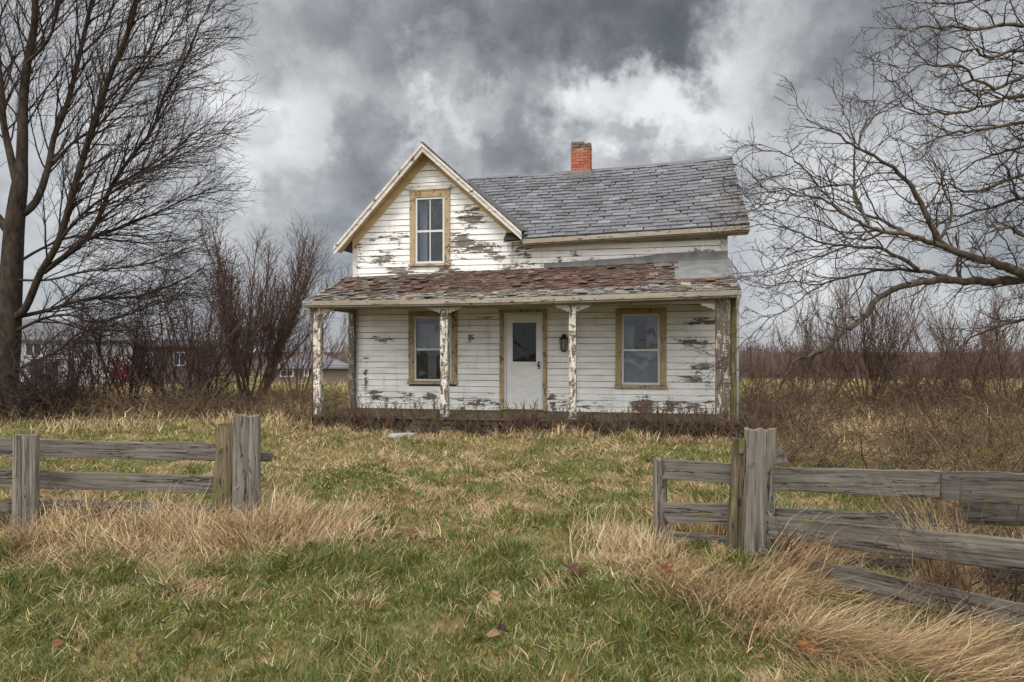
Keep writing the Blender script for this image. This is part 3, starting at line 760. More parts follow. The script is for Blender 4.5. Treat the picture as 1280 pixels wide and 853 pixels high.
shrub('briar_bush',1005,8.5,1.2,10,1.2,'thin arching briar just behind the split right gate post',br,r=.010,K=Kb,upright=.5,wig=.14)
shrub('briar_bush',1090,8.2,1.1,9,1.4,'low sprawling briar behind the middle of the right fence',br,r=.011,K=Kb,upright=.45,wig=.14)
shrub('briar_bush',1180,4.06,.85,12,.8,'twiggy briar pushing through the top rail of the right fence',br,r=.005,K=Kc,upright=.8,wig=.2,w0=.12)
shrub('briar_bush',1240,3.80,.85,16,.9,'tangled briar over the right fence at the right edge',red,r=.005,K=Kc,upright=.8,wig=.2,w0=.16)
shrub('briar_bush',48,5.95,.42,9,.9,'dark dead briar behind the narrow left fence post',dk,r=.006,K=Kc,upright=.7,wig=.2,w0=.1)
shrub('briar_bush',112,5.85,.42,12,.9,'dark dead briar tangled in the lowest left rail',dk,r=.006,K=Kc,upright=.7,wig=.2,w0=.12)
shrub('briar_bush',975,4.88,.55,5,.35,'thin dark briar creeping up the right gate post',dk,r=.004,K=Kc,upright=.9,wig=.2,w0=.05)
# dead weeds along the porch
def weeds():
    T=Tubes(); K=[dict(sp=.08,len=.18,ang=(.4,.9),r=.0075,rmin=.006,n=3,wig=.15,trop=(0,0,.05),t0=.25,fade=.4)]
    for i in range(620):
        s=rnd.uniform(-4.4,4.7); d=-1.78-abs(rnd.gauss(0,.18)); x,y=toworld(s,d)
        hh=.28+.32*rnd.random()*(1.25 if (s<-.6 or s>2.3) else .9)
        p,ra=walk((x,y,gz1(x,y)-.02),unit((rnd.gauss(0,.25),rnd.gauss(0,.25),1)),hh*1.1,.010,.006,5,.13,(0,0,.0)); T.add(p,ra); sprout(p,ra,0,K,T,T)
    T.build('dead_weeds',M['briar'],None,label='dry brown weed stalks standing along the foot of the porch',cat='weeds',kind='stuff')
weeds()

# ------------------------------------------------------------------ farmhouse
empty=_he
house=_old_empty('farmhouse',(P0[0],P0[1],0),-PHI,label='abandoned white farmhouse with peeling clapboards, a steep front gable and a full width porch',cat='house')
link=_old_link
FL=.33                                            # floor height
SL,SR=-3.95,4.2; DEPTH=5.9
PEAK=L(528,181,-.35); LE=L(418,310,-.35); RE=L(652,291,-.35)
mL=(PEAK[1]-LE[1])/(PEAK[0]-LE[0]); mR=(PEAK[1]-RE[1])/(RE[0]-PEAK[0])
EH=4.08
def gl(h): return max(SL, LE[0]+(h+.06-LE[1])/mL)
def gr(h): return RE[0]-(h+.06-RE[1])/mR
def rect(x0,x1,y0,y1,d=0):
    s0,_=L(x0,(y0+y1)/2,d); s1,_=L(x1,(y0+y1)/2,d); xm=(x0+x1)/2
    return (s0,s1,L(xm,y1,d)[1],L(xm,y0,d)[1])
WG=rect(513,563,240,333); WL=rect(511.5,572,391,480.5); WR=rect(769.5,833,387.5,485.5)
DR=rect(625,684,391,513); DR=(DR[0],DR[1],FL,DR[3])
OPEN=[WG,WL,WR,DR]
# peeled places, read off the photograph: x, y, half sizes, strength
PE=[(590,276,14,5,.3),(582,270,10,7,.25),(596,310,22,5,.3),(578,305,12,9,.3),(490,298,22,4,.22),(500,296,14,6,.2),(480,326,14,4,.3),(500,340,16,5,.28),(565,341,18,4,.28),(480,318,12,4,.22),(500,305,5,7,.2),(622,322,14,3.5,.28),
    (592,261,6,3,.25),(648,315,6,6,.2),(660,320,5,8,.25),(718,318,6,3,.25),(700,325,4,4,.25),(745,313,3,2,.25),(730,330,30,3,.28),(800,328,36,3.5,.3),(860,327,40,6,.3),(880,318,30,4,.22),(905,305,8,4,.2),(448,325,5,30,.2),(645,335,30,5,.2),
    (550,327,14,6,.25),(545,243,14,3,.3),(880,402,14,3,.24),(862,428,14,4,.22),(875,460,12,3,.24),(865,475,14,3,.24),(880,429,5,4,.22),(858,405,8,3,.22),(805,508,10,6,.26),(838,508,5,4,.26),(478,425,16,3,.2),(588,423,4,3,.26),(588,455,3,2,.2),
    (458,470,3,24,.2),(690,497,4,4,.2),(692,508,4,4,.2),(535,497,8,3,.2),(470,495,8,4,.2),(500,500,30,6,.12),(600,505,40,5,.15),(730,505,30,5,.12),(870,508,30,6,.14),(608,397,8,3,.2),(710,385,60,2,.1)]
PEL=[(*L(x,y,0),a,b,w*(1.3 if y>380 else 1)) for x,y,a,b,w in PE]
def peel(s,h):
    v=.0
    for ps,ph,a,b,w in PEL:
        e=((s-ps)/(a*.0172*1.25))**2+((h-ph)/(b*.0172*1.5))**2
        if e<4: v=max(v,w*.92*math.exp(-e*.55))
    if h>3.3: v+=.02
    elif h<.9: v+=.04
    else: v-=.008
    return v
def siding():
    m=MB(); e=.1335; h=FL-.02; rr=random.Random(3); gp=.012
    while h<PEAK[1]-.1:
        ht=h+e-.013
        a0,a1=gl(h),gl(ht); 
        if h<3.30: b0=b1=SR
        elif ht<EH+.02: b0=b1=SR
        else: b0,b1=gr(h),gr(ht)
        if h>3.9: 
            pass
        if b1-a1>.05 or b0-a0>.05:
            cuts=[]
            for o in OPEN:
                if o[2]-.005<h+e*.5<o[3]+.005: cuts.append((o[0]+.012,o[1]-.012))
            x=a0; spans=[]
            for c0,c1 in sorted(cuts):
                spans.append((x,c0)); x=c1
            spans.append((x,b0))
            for i,(x0,x1) in enumerate(spans):
                if x1-x0<.02: continue
                # butt joints
                xs=[x0]; q=x0+rr.uniform(1.2,3.4)
                while q<x1-.5: xs.append(q); q+=rr.uniform(1.8,3.6)
                xs.append(x1)
                for j in range(len(xs)-1):
                    u0,u1=xs[j]+(.002 if j else 0),xs[j+1]-(.002 if j<len(xs)-2 else 0)
                    n=max(1,int((u1-u0)/.07)); dy=rr.gauss(0,.0022); tw=rr.gauss(0,.003); cup=rr.uniform(.018,.026)
                    prev=None
                    for k in range(n+1):
                        t=k/n; s=u0+(u1-u0)*t
                        st=s
                        if j==len(xs)-2 and i==len(spans)-1: st=s+(b1-b0)*t
                        if j==0 and i==0: st=st+(a1-a0)*(1-t)
                        wv=.0022*math.sin(s*3.1+h*9)+.0015*math.sin(s*9.3+h*5)
                        zb=h+dy-.002+tw*(t-.5)+wv
                        q4=[(s,-.001,zb),(s,-cup,zb),(st,-.009,ht+dy*.3)]
                        pv=[peel(s,h)+rr.uniform(0,.05),peel(s,h+.02)+rr.uniform(-.01,.035),peel(st,ht-.03)]
                        if prev:
                            p,pp=prev
                            m.face([p[0],q4[0],q4[1],p[1]],None,[pp[0],pv[0],pv[1],pp[1]])
                            m.face([p[1],q4[1],q4[2],p[2]],None,[pp[1],pv[1],pv[2],pp[2]])
                        prev=(q4,pv)
        h+=e
    wall=m.build('wall',M['siding'],house); m=MB()
    # backing of the front wall, with the openings left out
    ss=sorted({SL,SR,*[o[0]+.02 for o in OPEN],*[o[1]-.02 for o in OPEN]}); hs=sorted({FL-.3,EH,*[o[2]+.02 for o in OPEN if o is not WG],*[o[3]-.02 for o in OPEN if o is not WG]})
    hs=[h for h in hs if h<=EH]; 
    def inopen(s,h): return any(o[0]<s<o[1] and o[2]<h<o[3] for o in OPEN)
    hs=sorted(set(hs+[WG[2]+.02]))
    for i in range(len(ss)-1):
        for j in range(len(hs)-1):
            if not inopen((ss[i]+ss[i+1])/2,(hs[j]+hs[j+1])/2): m.box(ss[i],ss[i+1],.0,.10,hs[j],hs[j+1])
    # gable backing above the eave height
    lo=EH; W0,W1,T=WG[0]+.02,WG[1]-.02,WG[3]-.02
    m.prism([(gl(lo),lo),(W0,lo),(W0,PEAK[1]-.12+(W0-PEAK[0])*mL),(gl(lo),lo+.01)],0,.1)
    m.prism([(W1,lo),(gr(lo),lo),(gr(lo),lo+.01),(W1,PEAK[1]-.12-(W1-PEAK[0])*mR)],0,.1)
    m.prism([(W0,T),(W1,T),(W1,PEAK[1]-.12-(W1-PEAK[0])*mR),(PEAK[0],PEAK[1]-.12),(W0,PEAK[1]-.12+(W0-PEAK[0])*mL)],0,.1)
    m.build('sheathing',M['stone'],wall); m=MB()
    # end and back walls
    m.box(SL,SL+.1,.1,DEPTH,FL-.3,3.95); m.box(SR-.1,SR,.1,DEPTH,FL-.3,4.05)
    m.box(SL,SR,DEPTH,DEPTH+.1,FL-.3,4.0)
    rw=[(SR-.1,.1,4.05),(SR-.1,DEPTH,4.05),(SR-.1,2.9,6.1)]
    for x in (SR-.1,SR): m.face([(x,.0,4.05),(x,DEPTH,4.05),(x,2.9,6.12)])
    m.face([(SL,DEPTH+.05,4.0),(PEAK[0],DEPTH+.05,PEAK[1]-.15),(RE[0],DEPTH+.05,4.0)])
    for y in np.arange(FL,4.0,e):    # laps on the end walls
        m.hexa([(SR,-.0,y),(SR+.022,-.0,y),(SR+.022,DEPTH,y),(SR,DEPTH,y),(SR,-.0,y+e),(SR+.004,-.0,y+e),(SR+.004,DEPTH,y+e),(SR,DEPTH,y+e)])
        m.hexa([(SL-.022,0,y),(SL,0,y),(SL,DEPTH,y),(SL-.022,DEPTH,y),(SL-.004,0,y+e),(SL,0,y+e),(SL,DEPTH,y+e),(SL-.004,DEPTH,y+e)])
    m.build('end_walls',M['siding'],wall)
siding()
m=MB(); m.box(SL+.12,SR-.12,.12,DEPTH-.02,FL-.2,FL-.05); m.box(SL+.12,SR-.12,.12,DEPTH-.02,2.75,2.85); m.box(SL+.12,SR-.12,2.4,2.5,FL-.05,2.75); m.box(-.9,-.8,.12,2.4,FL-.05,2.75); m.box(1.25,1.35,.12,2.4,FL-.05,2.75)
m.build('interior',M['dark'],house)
# corner boards
for a in ((SL-.03,SL+.085,-.034,.02,FL-.05,3.95),(SR-.10,SR+.03,-.034,.02,FL-.05,4.1),(L(640,310,0)[0]-.012,L(640,310,0)[0]+.02,-.031,.0,3.42,4.12)):
    m=MB(); m.box(*a); m.build('corner_board',M['trimwhite'],house)

def window(o,trim,panes,label,pattern):
    s0,s1,h0,h1=o; tl,tr,tt,tb=trim
    m=MB()
    m.box(s0,s0+tl,-.050,.02,h0+tb,h1,jit=.003); m.box(s1-tr,s1,-.050,.02,h0+tb,h1,jit=.003)
    m.box(s0-.004,s1+.004,-.054,.02,h1+.002,h1+tt*.0+.035,jit=.003)
    m.box(s0+tl+.001,s1-tr-.001,-.048,.02,h1-tt,h1-.001,jit=.002)
    m.box(s0-.02,s1+.02,-.085,.02,h0,h0+tb-.002,jit=.003)
    w=m.build('window',M['ochre'],house,bevel=.003,label=label)
    a0,a1,b0,b1=s0+tl+.004,s1-tr-.004,h0+tb+.003,h1-tt-.004
    f=.045; f=.042
    m=MB()
    # outer storm frame
    for x0,x1,z0,z1 in ((a0,a0+f,b0,b1),(a1-f,a1,b0,b1),(a0+f+.001,a1-f-.001,b0,b0+f),(a0+f+.001,a1-f-.001,b1-f,b1)): m.box(x0,x1,-.030,.03,z0,z1)
    mid=b0+(b1-b0)*.49; m.box(a0+f+.001,a1-f-.001,-.018,.025,mid-.026,mid+.02)
    g=.022; xm=(a0+a1)/2
    if pattern=='2x2': m.box(xm-.011,xm+.011,-.012,.018,b0+f+.001,mid-.027); m.box(xm-.011,xm+.011,-.012,.018,mid+.021,b1-f-.001)
    m.build('sash',M['frame'],w,bevel=.003)
    m=MB(); m.box(a0+f-.004,a1-f+.004,.004,.008,b0+f-.004,mid-.02); m.box(a0+f-.004,a1-f+.004,-.002,.002,mid+.015,b1-f+.004)
    m.build('pane',M['glass'],w)
    return w,(a0+f,a1-f,b0+f,b1-f,mid)
def curtain(w,x0,x1,z0,z1,d,folds,sheet=.012):
    m=MB(); n=folds*8; prev=None
    for k in range(n+1):
        x=x0+(x1-x0)*k/n; y=d+sheet*math.sin(k/8*6.283+.4*math.sin(k*.7))
        if prev: m.face([(prev[0],prev[1],z0),(x,y,z0),(x,y,z1),(prev[0],prev[1],z1)])
        prev=(x,y)
    m.build('curtain',M['curtain'],w,smooth=True,weld=True)
w,b=window(WG,(.125,.125,.125,.06),4,'ochre framed four pane gable window','2x2')
curtain(w,b[0]-.05,b[0]+.12,b[2]-.05,b[3],.30,2); curtain(w,b[1]-.1,b[1]+.05,b[2]-.05,b[3],.34,2)
w,b=window(WL,(.125,.125,.08,.07),2,'ochre framed ground floor window behind the second porch post','1')
curtain(w,b[0],b[0]+(b[1]-b[0])*.95,b[4]-.02,b[3]-.12,.12,6)
m=MB(); m.box(b[0]+.1,b[0]+.3,.5,.52,b[2],b[4]-.1); m.box(b[0]+.36,b[1]-.08,.6,.62,b[2],b[4]-.22); m.build('inner_board',M['curtain'],w)
w,b=window(WR,(.125,.13,.08,.07),2,'ochre framed ground floor window right of the lantern','1')
curtain(w,b[0],b[1],b[2],b[4]-.01,.035,5,.014); curtain(w,b[0],b[0]+(b[1]-b[0])*.30,b[4]+.02,b[3]-.2,.16,3); curtain(w,b[1]-(b[1]-b[0])*.33,b[1],b[4]+.02,b[3]-.2,.16,3)
# little peeled cap over the gable window
m=MB(); m.box(WG[0]-.03,WG[1]+.03,-.075,.0,WG[3]+.037,WG[3]+.13,jit=.008); m.build('window_cap',M['trimwhite'],house,bevel=.004)

# door
s0,s1,h0,h1=DR
m=MB(); m.box(s0,s0+.10,-.05,.02,h0,h1,jit=.002); m.box(s1-.085,s1,-.05,.02,h0,h1,jit=.002); m.box(s0-.01,s1+.01,-.052,.02,h1+.002,h1+.07,jit=.003)
m.build('door_frame',M['ochre'],house,bevel=.003)
a0,a1=s0+.102,s1-.087
m=MB(); m.box(a0,a0+.04,-.035,.03,h0+.02,h1-.002); m.box(a1-.04,a1,-.035,.03,h0+.02,h1-.002); m.box(a0+.041,a1-.041,-.035,.03,h1-.05,h1-.002)
m.build('door_jamb',M['frame'],house,bevel=.003)
d0,d1,e0,e1=a0+.044,a1-.044,h0+.025,h1-.054
g0,g1,gh0,gh1=L(640.5,450,0)[0],L(671,450,0)[0],L(655,453,0)[1],L(655,403,0)[1]
m=MB()
for x0,x1,z0,z1 in ((d0,g0,e0,e1),(g1,d1,e0,e1),(g0+.001,g1-.001,gh1,e1),(g0+.001,g1-.001,e0,gh0)): m.box(x0,x1,-.012,.03,z0,z1)
# raised glazing bead and V shaped battens
bd=.022
for x0,x1,z0,z1 in ((g0-bd,g0+.01,gh0-bd,gh1+bd),(g1-.01,g1+bd,gh0-bd,gh1+bd),(g0+.011,g1-.011,gh1-.01,gh1+bd),(g0+.011,g1-.011,gh0-bd,gh0+.01)): m.box(x0,x1,-.024,-.0125,z0,z1)
xm=(d0+d1)/2
def bat(xa,za,xb,zb,w=.010):
    dx,dz=xb-xa,zb-za; l=math.hypot(dx,dz); nx,nz=-dz/l*w,dx/l*w
    m.hexa([(xa-nx,-.012,za-nz),(xa+nx,-.012,za+nz),(xa+nx,-.021,za+nz),(xa-nx,-.021,za-nz),(xb-nx,-.012,zb-nz),(xb+nx,-.012,zb+nz),(xb+nx,-.021,zb+nz),(xb-nx,-.021,zb-nz)])
for z in (gh0-.10,gh0-.32,gh0-.54): bat(d0+.04,z,xm-.01,z-.22); bat(d1-.04,z,xm+.01,z-.22)
m.box(d0+.01,d1-.01,-.026,-.0125,gh0-.065,gh0-.03); m.box(d0+.01,d1-.01,-.02,-.0125,e0,e0+.12)
door=m.build('door',M['door'],house,bevel=.002)
m=MB(); m.box(g0-.003,g1+.003,.004,.008,gh0-.003,gh1+.003); m.build('pane',M['darkglass'],door)
m=MB(); m.tube([(d1-.05,-.012,FL+.98),(d1-.05,-.05,FL+.98)],.012,8); m.tube([(d1-.05,-.05,FL+.98),(d1-.05,-.062,FL+.98),(d1-.05,-.085,FL+.98)],[.012,.028,.02],10); m.box(d1-.075,d1-.025,-.017,-.0121,FL+.9,FL+1.06); m.build('handle',M['black'],door,smooth=True)

# lantern
ls,lh=L(705,428,-.08); _,lt=L(705,417,-.08); _,lb=L(705,441,-.08)
m=MB(); m.box(ls-.05,ls+.05,-.032,-.02,lb+.06,lt-.02)
m.tube([(ls,-.03,lt-.10),(ls,-.10,lt-.03),(ls,-.12,lt-.05)],.011,6)
m.tube([(ls,-.12,lb+.02),(ls,-.12,lb+.05),(ls,-.12,lb+.055)],[.05,.062,.062],6)
m.tube([(ls,-.12,lt-.13),(ls,-.12,lt-.115),(ls,-.12,lt-.05),(ls,-.12,lt-.035),(ls,-.12,lt+.01)],[.098,.098,.035,.02,.005],6)
for k in range(6):
    an=k*math.pi/3; m.tube([(ls+.06*math.cos(an),-.12+.06*math.sin(an),lb+.05),(ls+.088*math.cos(an),-.12+.088*math.sin(an),lt-.125)],.007,4)
la=m.build('wall_lantern',M['black'],house)
m=MB(); m.tube([(ls,-.12,lb+.057),(ls,-.12,lt-.131)],[.055,.082],6); m.build('lantern_glass',m_flat('frosted_glass',(.30,.31,.30),.3,.2,9,.5),la)
# ---- slates: rows of small overlapping plates on a roof plane
def slates(m,Pf,length,slope,rows,width,thick,colf,skip=None,jit=.004,rr=random.Random(5),drop=0,sagw=0):
    """Pf(a,b) -> point, a along the eave 0..1, b up the slope 0..1"""
    e=1/rows
    for r in range(rows):
        off=(r%2)*.5+rr.uniform(-.12,.12); n=int(length/width)+2; b0=r*e+rr.uniform(-1,1)*.04*e
        for k in range(-1,n):
            w=width/length; x0=(k+off)*w+rr.uniform(-.06,.06)*w; x1=x0+w-.011/length
            if x1<=0.002 or x0>=.998: continue
            x0=max(0,x0);x1=min(1,x1); bb=b0+rr.uniform(-1,1)*jit/slope; bt=min(b0+e*1.45,1.0)
            c=Pf((x0+x1)/2,bb)
            if skip and skip(c,(x0+x1)/2,bb): continue
            if drop and rr.random()<drop: continue
            th=thick*rr.uniform(.6,1.5); tilt=rr.gauss(0,jit*.5)
            p=[Vector(Pf(x0,bb+tilt/slope)),Vector(Pf(x1,bb-tilt/slope)),Vector(Pf(x1,bt)),Vector(Pf(x0,bt))]
            nn=(p[1]-p[0]).cross(p[3]-p[0]).normalized()
            lift=nn*(th+.006+rr.uniform(0,jit)); up=nn*.004
            col=colf(c,(x0+x1)/2,(r+.5)/rows,rr)
            top=[p[0]+lift,p[1]+lift,p[2]+up,p[3]+up]; bo=[p[0]+lift-nn*th,p[1]+lift-nn*th,p[2],p[3]]
            m.hexa(bo+top,col)

# ---- main roof
ER=L(937,281,-.35); EL_=L(655,299,-.35); RRt=L(917,196,2.9); RL=L(590,223,2.9)
eave_z=lambda s:EL_[1]+(ER[1]-EL_[1])*(s-EL_[0])/(ER[0]-EL_[0])
def ridge_z(s):
    t=(s-RL[0])/(RRt[0]-RL[0]); return RL[1]+(RRt[1]-RL[1])*t-.05*math.sin(math.pi*min(1,max(0,t)))
XL,XR=-2.05,ER[0]; DE,DRg=-.36,2.9
def roofP(a,b):
    s=XL+(XR-XL)*a; z0,z1=eave_z(s),ridge_z(s)
    sag=-.05*math.sin(math.pi*b)*math.sin(math.pi*min(1,max(0,(a-.25)/.75)))
    return (s,DE+(DRg-DE)*b,z0+(z1-z0)*b+sag)
def gplane(s): return PEAK[1]-mR*(s-PEAK[0])
def scol(c,a,b,rr):
    v=rr.uniform(.82,1.2); base=(.118,.121,.134)
    q=mnoise.noise(Vector((c[0]*1.1,c[1]*1.6,3)))*.5+.5
    k=rr.random()
    if k<.12: base=(.16,.166,.18)
    elif k<.20: base=(.088,.09,.10)
    elif k<.24: base=(.13,.118,.112)
    if a>.90 and rr.random()<.28: base=(.115,.10,.092)
    return tuple(x*v*(.75+.5*q) for x in base)
m=MB(); SLP=math.hypot(DRg-DE,2.2)
for i in range(24):       # board deck under the slates
    a,b=i/24,(i+1)/24
    for j in range(6):
        c,d=j/6,(j+1)/6; p=[roofP(a,c),roofP(b,c),roofP(b,d),roofP(a,d)]
        if gplane((p[0][0]+p[1][0])/2)-p[1][2]>.6: continue
        m.face(p,(.03,.03,.03)); m.face([(x,y,z-.05) for x,y,z in p][::-1],(.2,.17,.13))
slates(m,roofP,XR-XL,SLP,21,.27,.022,scol,lambda c,a,b:gplane(c[0])-c[2]>.15,.007)
# back slope, ridge boards, right verge
def backP(a,b): s=XR+(XL-XR)*a; z1=ridge_z(s); return (s,6.2+(DRg-6.2)*b,3.98+(z1-3.98)*b)
slates(m,backP,XR-XL,SLP,18,.34,.01,scol,lambda c,a,b:gplane(c[0])-c[2]>.15,.006)
for i in range(20):
    a,b=i/20,(i+1)/20; p,q=roofP(a,1),roofP(b,1)
    if p[0]<-1.6: continue
    m.hexa([(p[0],2.78,p[2]-.07),(q[0]-.01,2.78,q[2]-.07),(q[0]-.01,3.02,q[2]-.07),(p[0],3.02,p[2]-.07),(p[0],2.885,p[2]+.025),(q[0]-.01,2.885,q[2]+.025),(q[0]-.01,2.915,q[2]+.025),(p[0],2.915,p[2]+.025)],(.13,.125,.13))
# gable roof, two slopes
GD0,GD1=-.37,6.2
def gableR(a,b): d=GD0+(GD1-GD0)*a; x0=RE[0]+.02; return (x0+(PEAK[0]-x0)*b,d,RE[1]+.01+(PEAK[1]+.02-RE[1])*b)
def gableL(a,b): d=GD1+(GD0-GD1)*a; x0=LE[0]-.02; return (x0+(PEAK[0]-x0)*b,d,LE[1]+.0+(PEAK[1]+.02-LE[1])*b)
sg=math.hypot(2.1,2.1)
slates(m,gableR,GD1-GD0,sg,19,.30,.010,scol,lambda c,a,b:(c[1]>-.36+(c[2]-eave_z(c[0]))/.69+.15) and c[1]<2.9,.006)
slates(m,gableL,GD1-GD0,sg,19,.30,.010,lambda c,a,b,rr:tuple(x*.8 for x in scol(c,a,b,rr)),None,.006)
m.tube([(PEAK[0],GD0,PEAK[1]+.03),(PEAK[0],4.2,PEAK[1]+.03)],.035,6,(.10,.10,.105))
roof=m.build('roof',M['slate'],house)
# valley flashing
m=MB()
vp=[]
for t in np.linspace(0,1,9):
    s=RE[0]-.02+(PEAK[0]+.1-RE[0])*t*.92; zz=gplane(s); d=DE+(zz-eave_z(s))/(ridge_z(s)-eave_z(s))*(DRg-DE); vp.append((s,d,zz))
for i in range(8):
    a,b=vp[i],vp[i+1]; m.face([(a[0]-.05,a[1],a[2]+.085),(a[0]+.16,a[1]-.03,a[2]+.035),(b[0]+.16,b[1]-.03,b[2]+.035),(b[0]-.05,b[1],b[2]+.085)])
m.build('valley_flashing',M['black'],roof)
# barge boards, soffit and frieze of the gable
def rake(d0,d1,off0,off1,x_in=0,ext=0):
    """strip under both gable slopes between offsets measured down from the roof line"""
    q=[]
    for (E,mm,sg_) in ((LE,mL,1),(RE,mR,-1)):
        k=math.hypot(1,mm)
        a=(E[0]-sg_*ext,E[1]-ext*mm); b=PEAK
        q.append([(a[0],a[1]-off0*k),(b[0],b[1]-off0*k),(b[0],b[1]-off1*k),(a[0],a[1]-off1*k)])
    return q
m=MB()
for poly in rake(0,0,.0,.115): m.prism(poly,-.37,-.335)
for poly in rake(0,0,-.012,.035): m.prism(poly,-.40,-.371)
m.build('barge_board',M['trimwhite'],house)
m=MB()
for poly in rake(0,0,.02,.05): m.prism(poly,-.334,.0)
m.build('soffit',M['soffit'],house)
m=MB()
fr=rake(0,0,.055,.20)
fr2=[]
for q,side_ in zip(fr,(0,1)):
    a,b,c,d=q
    if side_==0: a=(SL-.03,a[1]+(SL-.03-a[0])*mL); d=(SL-.03,d[1]+(SL-.03-d[0])*mL)
    fr2.append([a,b,c,d])
for q in fr2: m.prism(q,-.045,-.0)
m.build('frieze',M['soffit'],house,label='ochre and white frieze board under the gable slopes')
# main eave: gutter board, soffit box
m=MB(); n=14
for i in range(n):
    s0=RE[0]+.03+(XR-RE[0]-.03)*i/n; s1=RE[0]+.03+(XR-RE[0]-.03)*(i+1)/n; z0,z1=eave_z(s0)-.004,eave_z(s1)-.004
    def bx(y0,y1,t0,t1):
        m.hexa([(s0,y0,z0-t1),(s1,y0,z1-t1),(s1,y1,z1-t1),(s0,y1,z0-t1),(s0,y0,z0-t0),(s1,y0,z1-t0),(s1,y1,z1-t0),(s0,y1,z0-t0)])
    bx(-.40,-.362,.01,.10); bx(-.361,-.25,.06,.125); bx(-.249,.0,.11,.14)
m.build('eave_board',M['fascia'],house)
m=MB()   # board along the top of the wall under the eave, right verge board
m.box(.12,SR+.02,-.04,-.002,4.0-.11,4.0-.02)
for a,b in ((0,.5),(.5,1)):
    p,q=roofP(1,a),roofP(1,b); m.hexa([(XR-.03,p[1],p[2]-.12),(XR+.004,p[1],p[2]-.12),(XR+.004,q[1],q[2]-.12),(XR-.03,q[1],q[2]-.12),(XR-.03,p[1],p[2]-.002),(XR+.004,p[1],p[2]-.002),(XR+.004,q[1],q[2]-.002),(XR-.03,q[1],q[2]-.002)])
m.build('verge_board',M['fascia'],house)
# ---- chimney
cs0,cs1=L(713.5,200,2.55)[0],L(737.5,200,2.55)[0]; ct=L(726,178,2.55)[1]; cb=L(726,216,2.55)[1]
m=MB(); mo=MB(); cw=cs1-cs0; cd=.42; y0=2.62
bh=.072; z=cb-.35; r=0; rr=random.Random(9)
mo.box(cs0+.012,cs1-.012,y0+.012,y0+cd-.012,cb-.4,ct-.12)
while z<ct-.01:
    top=z+bh>ct-.13
    for (ax,a0,a1,fix,sgn) in (('x',cs0,cs1,y0,-1),('x',cs0,cs1,y0+cd,1),('y',y0,y0+cd,cs0,-1),('y',y0,y0+cd,cs1,1)):
        nb=2.6 if ax=='x' else 2; bl=.21; x=a0-(bl/2 if r%2 else 0)
        while x<a1-.01:
            u0,u1=max(a0,x)+.004,min(a1,x+bl)-.004; x+=bl
            if u1-u0<.02: continue
            if top and rr.random()<.5: continue
            rd=rr.random(); col=(.40,.145,.085) if rd<.6 else (.32,.11,.07) if rd<.85 else (.27,.11,.08)
            if z<cb+.06: col=tuple(.5*c+.5*w_ for c,w_ in zip(col,(.38,.34,.31)))
            if top: col=(.17,.12,.095)
            pr=rr.uniform(0,.006); w=.09
            if ax=='x': m.box(u0,u1,fix-(pr if sgn<0 else w),fix+(w if sgn<0 else pr),z+.004,z+bh-.004,col,.002) if sgn>0 else m.box(u0,u1,fix-pr,fix+w,z+.004,z+bh-.004,col,.002)
            else:
                if sgn<0: m.box(fix-pr,fix+w,u0+.01,u1-.01,z+.005,z+bh-.005,col,.002)
                else: m.box(fix-w,fix+pr,u0+.01,u1-.01,z+.005,z+bh-.005,col,.002)
    z+=bh; r+=1
# broken crown
for k in range(9): 
    x=rr.uniform(cs0,cs1-.15); m.box(x,x+rr.uniform(.1,.2),y0+rr.uniform(0,.2),y0+rr.uniform(.25,.42),ct-.12,ct-rr.uniform(-.03,.06),(.15,.12,.10),.015)
ch=m.build('chimney',M['brick'],roof); mo.build('mortar',M['mortar'],ch)
m=MB(); m.box(cs0-.03,cs1+.03,y0-.05,y0-.012,cb-.12,cb+.03,jit=.012); m.box(cs1+.008,cs1+.03,y0-.04,y0+cd,cb-.1,cb+.05,jit=.008); m.build('flashing',M['sheet'],ch)

# ---- porch
PD=-1.70
PEL_=L(381,377,-1.92); PER=L(926,363,-1.92); PTL=L(436,347,0); PTR=L(908,324,0)
PX0,PX1=-4.16,4.27
def pez(s): return PEL_[1]+(PER[1]-PEL_[1])*(s-PX0)/(PX1-PX0)-.035*math.sin(math.pi*(s-PX0)/(PX1-PX0))
def ptz(s): return PTL[1]+(PTR[1]-PTL[1])*(s-PX0)/(PX1-PX0)
def porP(a,b):
    s=PX0+(PX1-PX0)*a; z0,z1=pez(s),ptz(s)
    return (s,-1.95+1.945*b,z0+(z1-z0)*b-.03*math.sin(math.pi*b))
def pcol(c,a,b,rr):
    k=rr.random(); v=rr.uniform(.58,1.08)
    left=max(0,1-a/.24); red=mnoise.noise(Vector((c[0]*1.2,c[1]*2.4,1)))*.5+.5+.25*math.sin(math.pi*min(1,max(0,(a-.1)/.85)))-left*.5
    if b<.24: base=(.21,.20,.19) if k<.6 else (.30,.26,.20) if k<.8 else (.13,.10,.085)
    elif red>.52: base=(.135,.078,.06) if k<.42 else (.11,.078,.066) if k<.82 else (.17,.115,.085) if k<.97 else (.28,.22,.16)
    else: base=(.15,.125,.105) if k<.5 else (.20,.175,.15) if k<.8 else (.16,.085,.06)
    return tuple(x*v for x in base)
m=MB()
for i in range(20):
    a,b=i/20,(i+1)/20
    for j in range(3):
        c,d=j/3,(j+1)/3; p=[porP(a,c),porP(b,c),porP(b,d),porP(a,d)]
        m.face(p,(.12,.075,.055)); m.face([(x,y,z-.045) for x,y,z in p][::-1],(.3,.26,.2))
slates(m,porP,PX1-PX0,1.95,17,.13,.011,pcol,lambda c,a,b:(a>.868 and b>.40),.014,random.Random(21),.05)
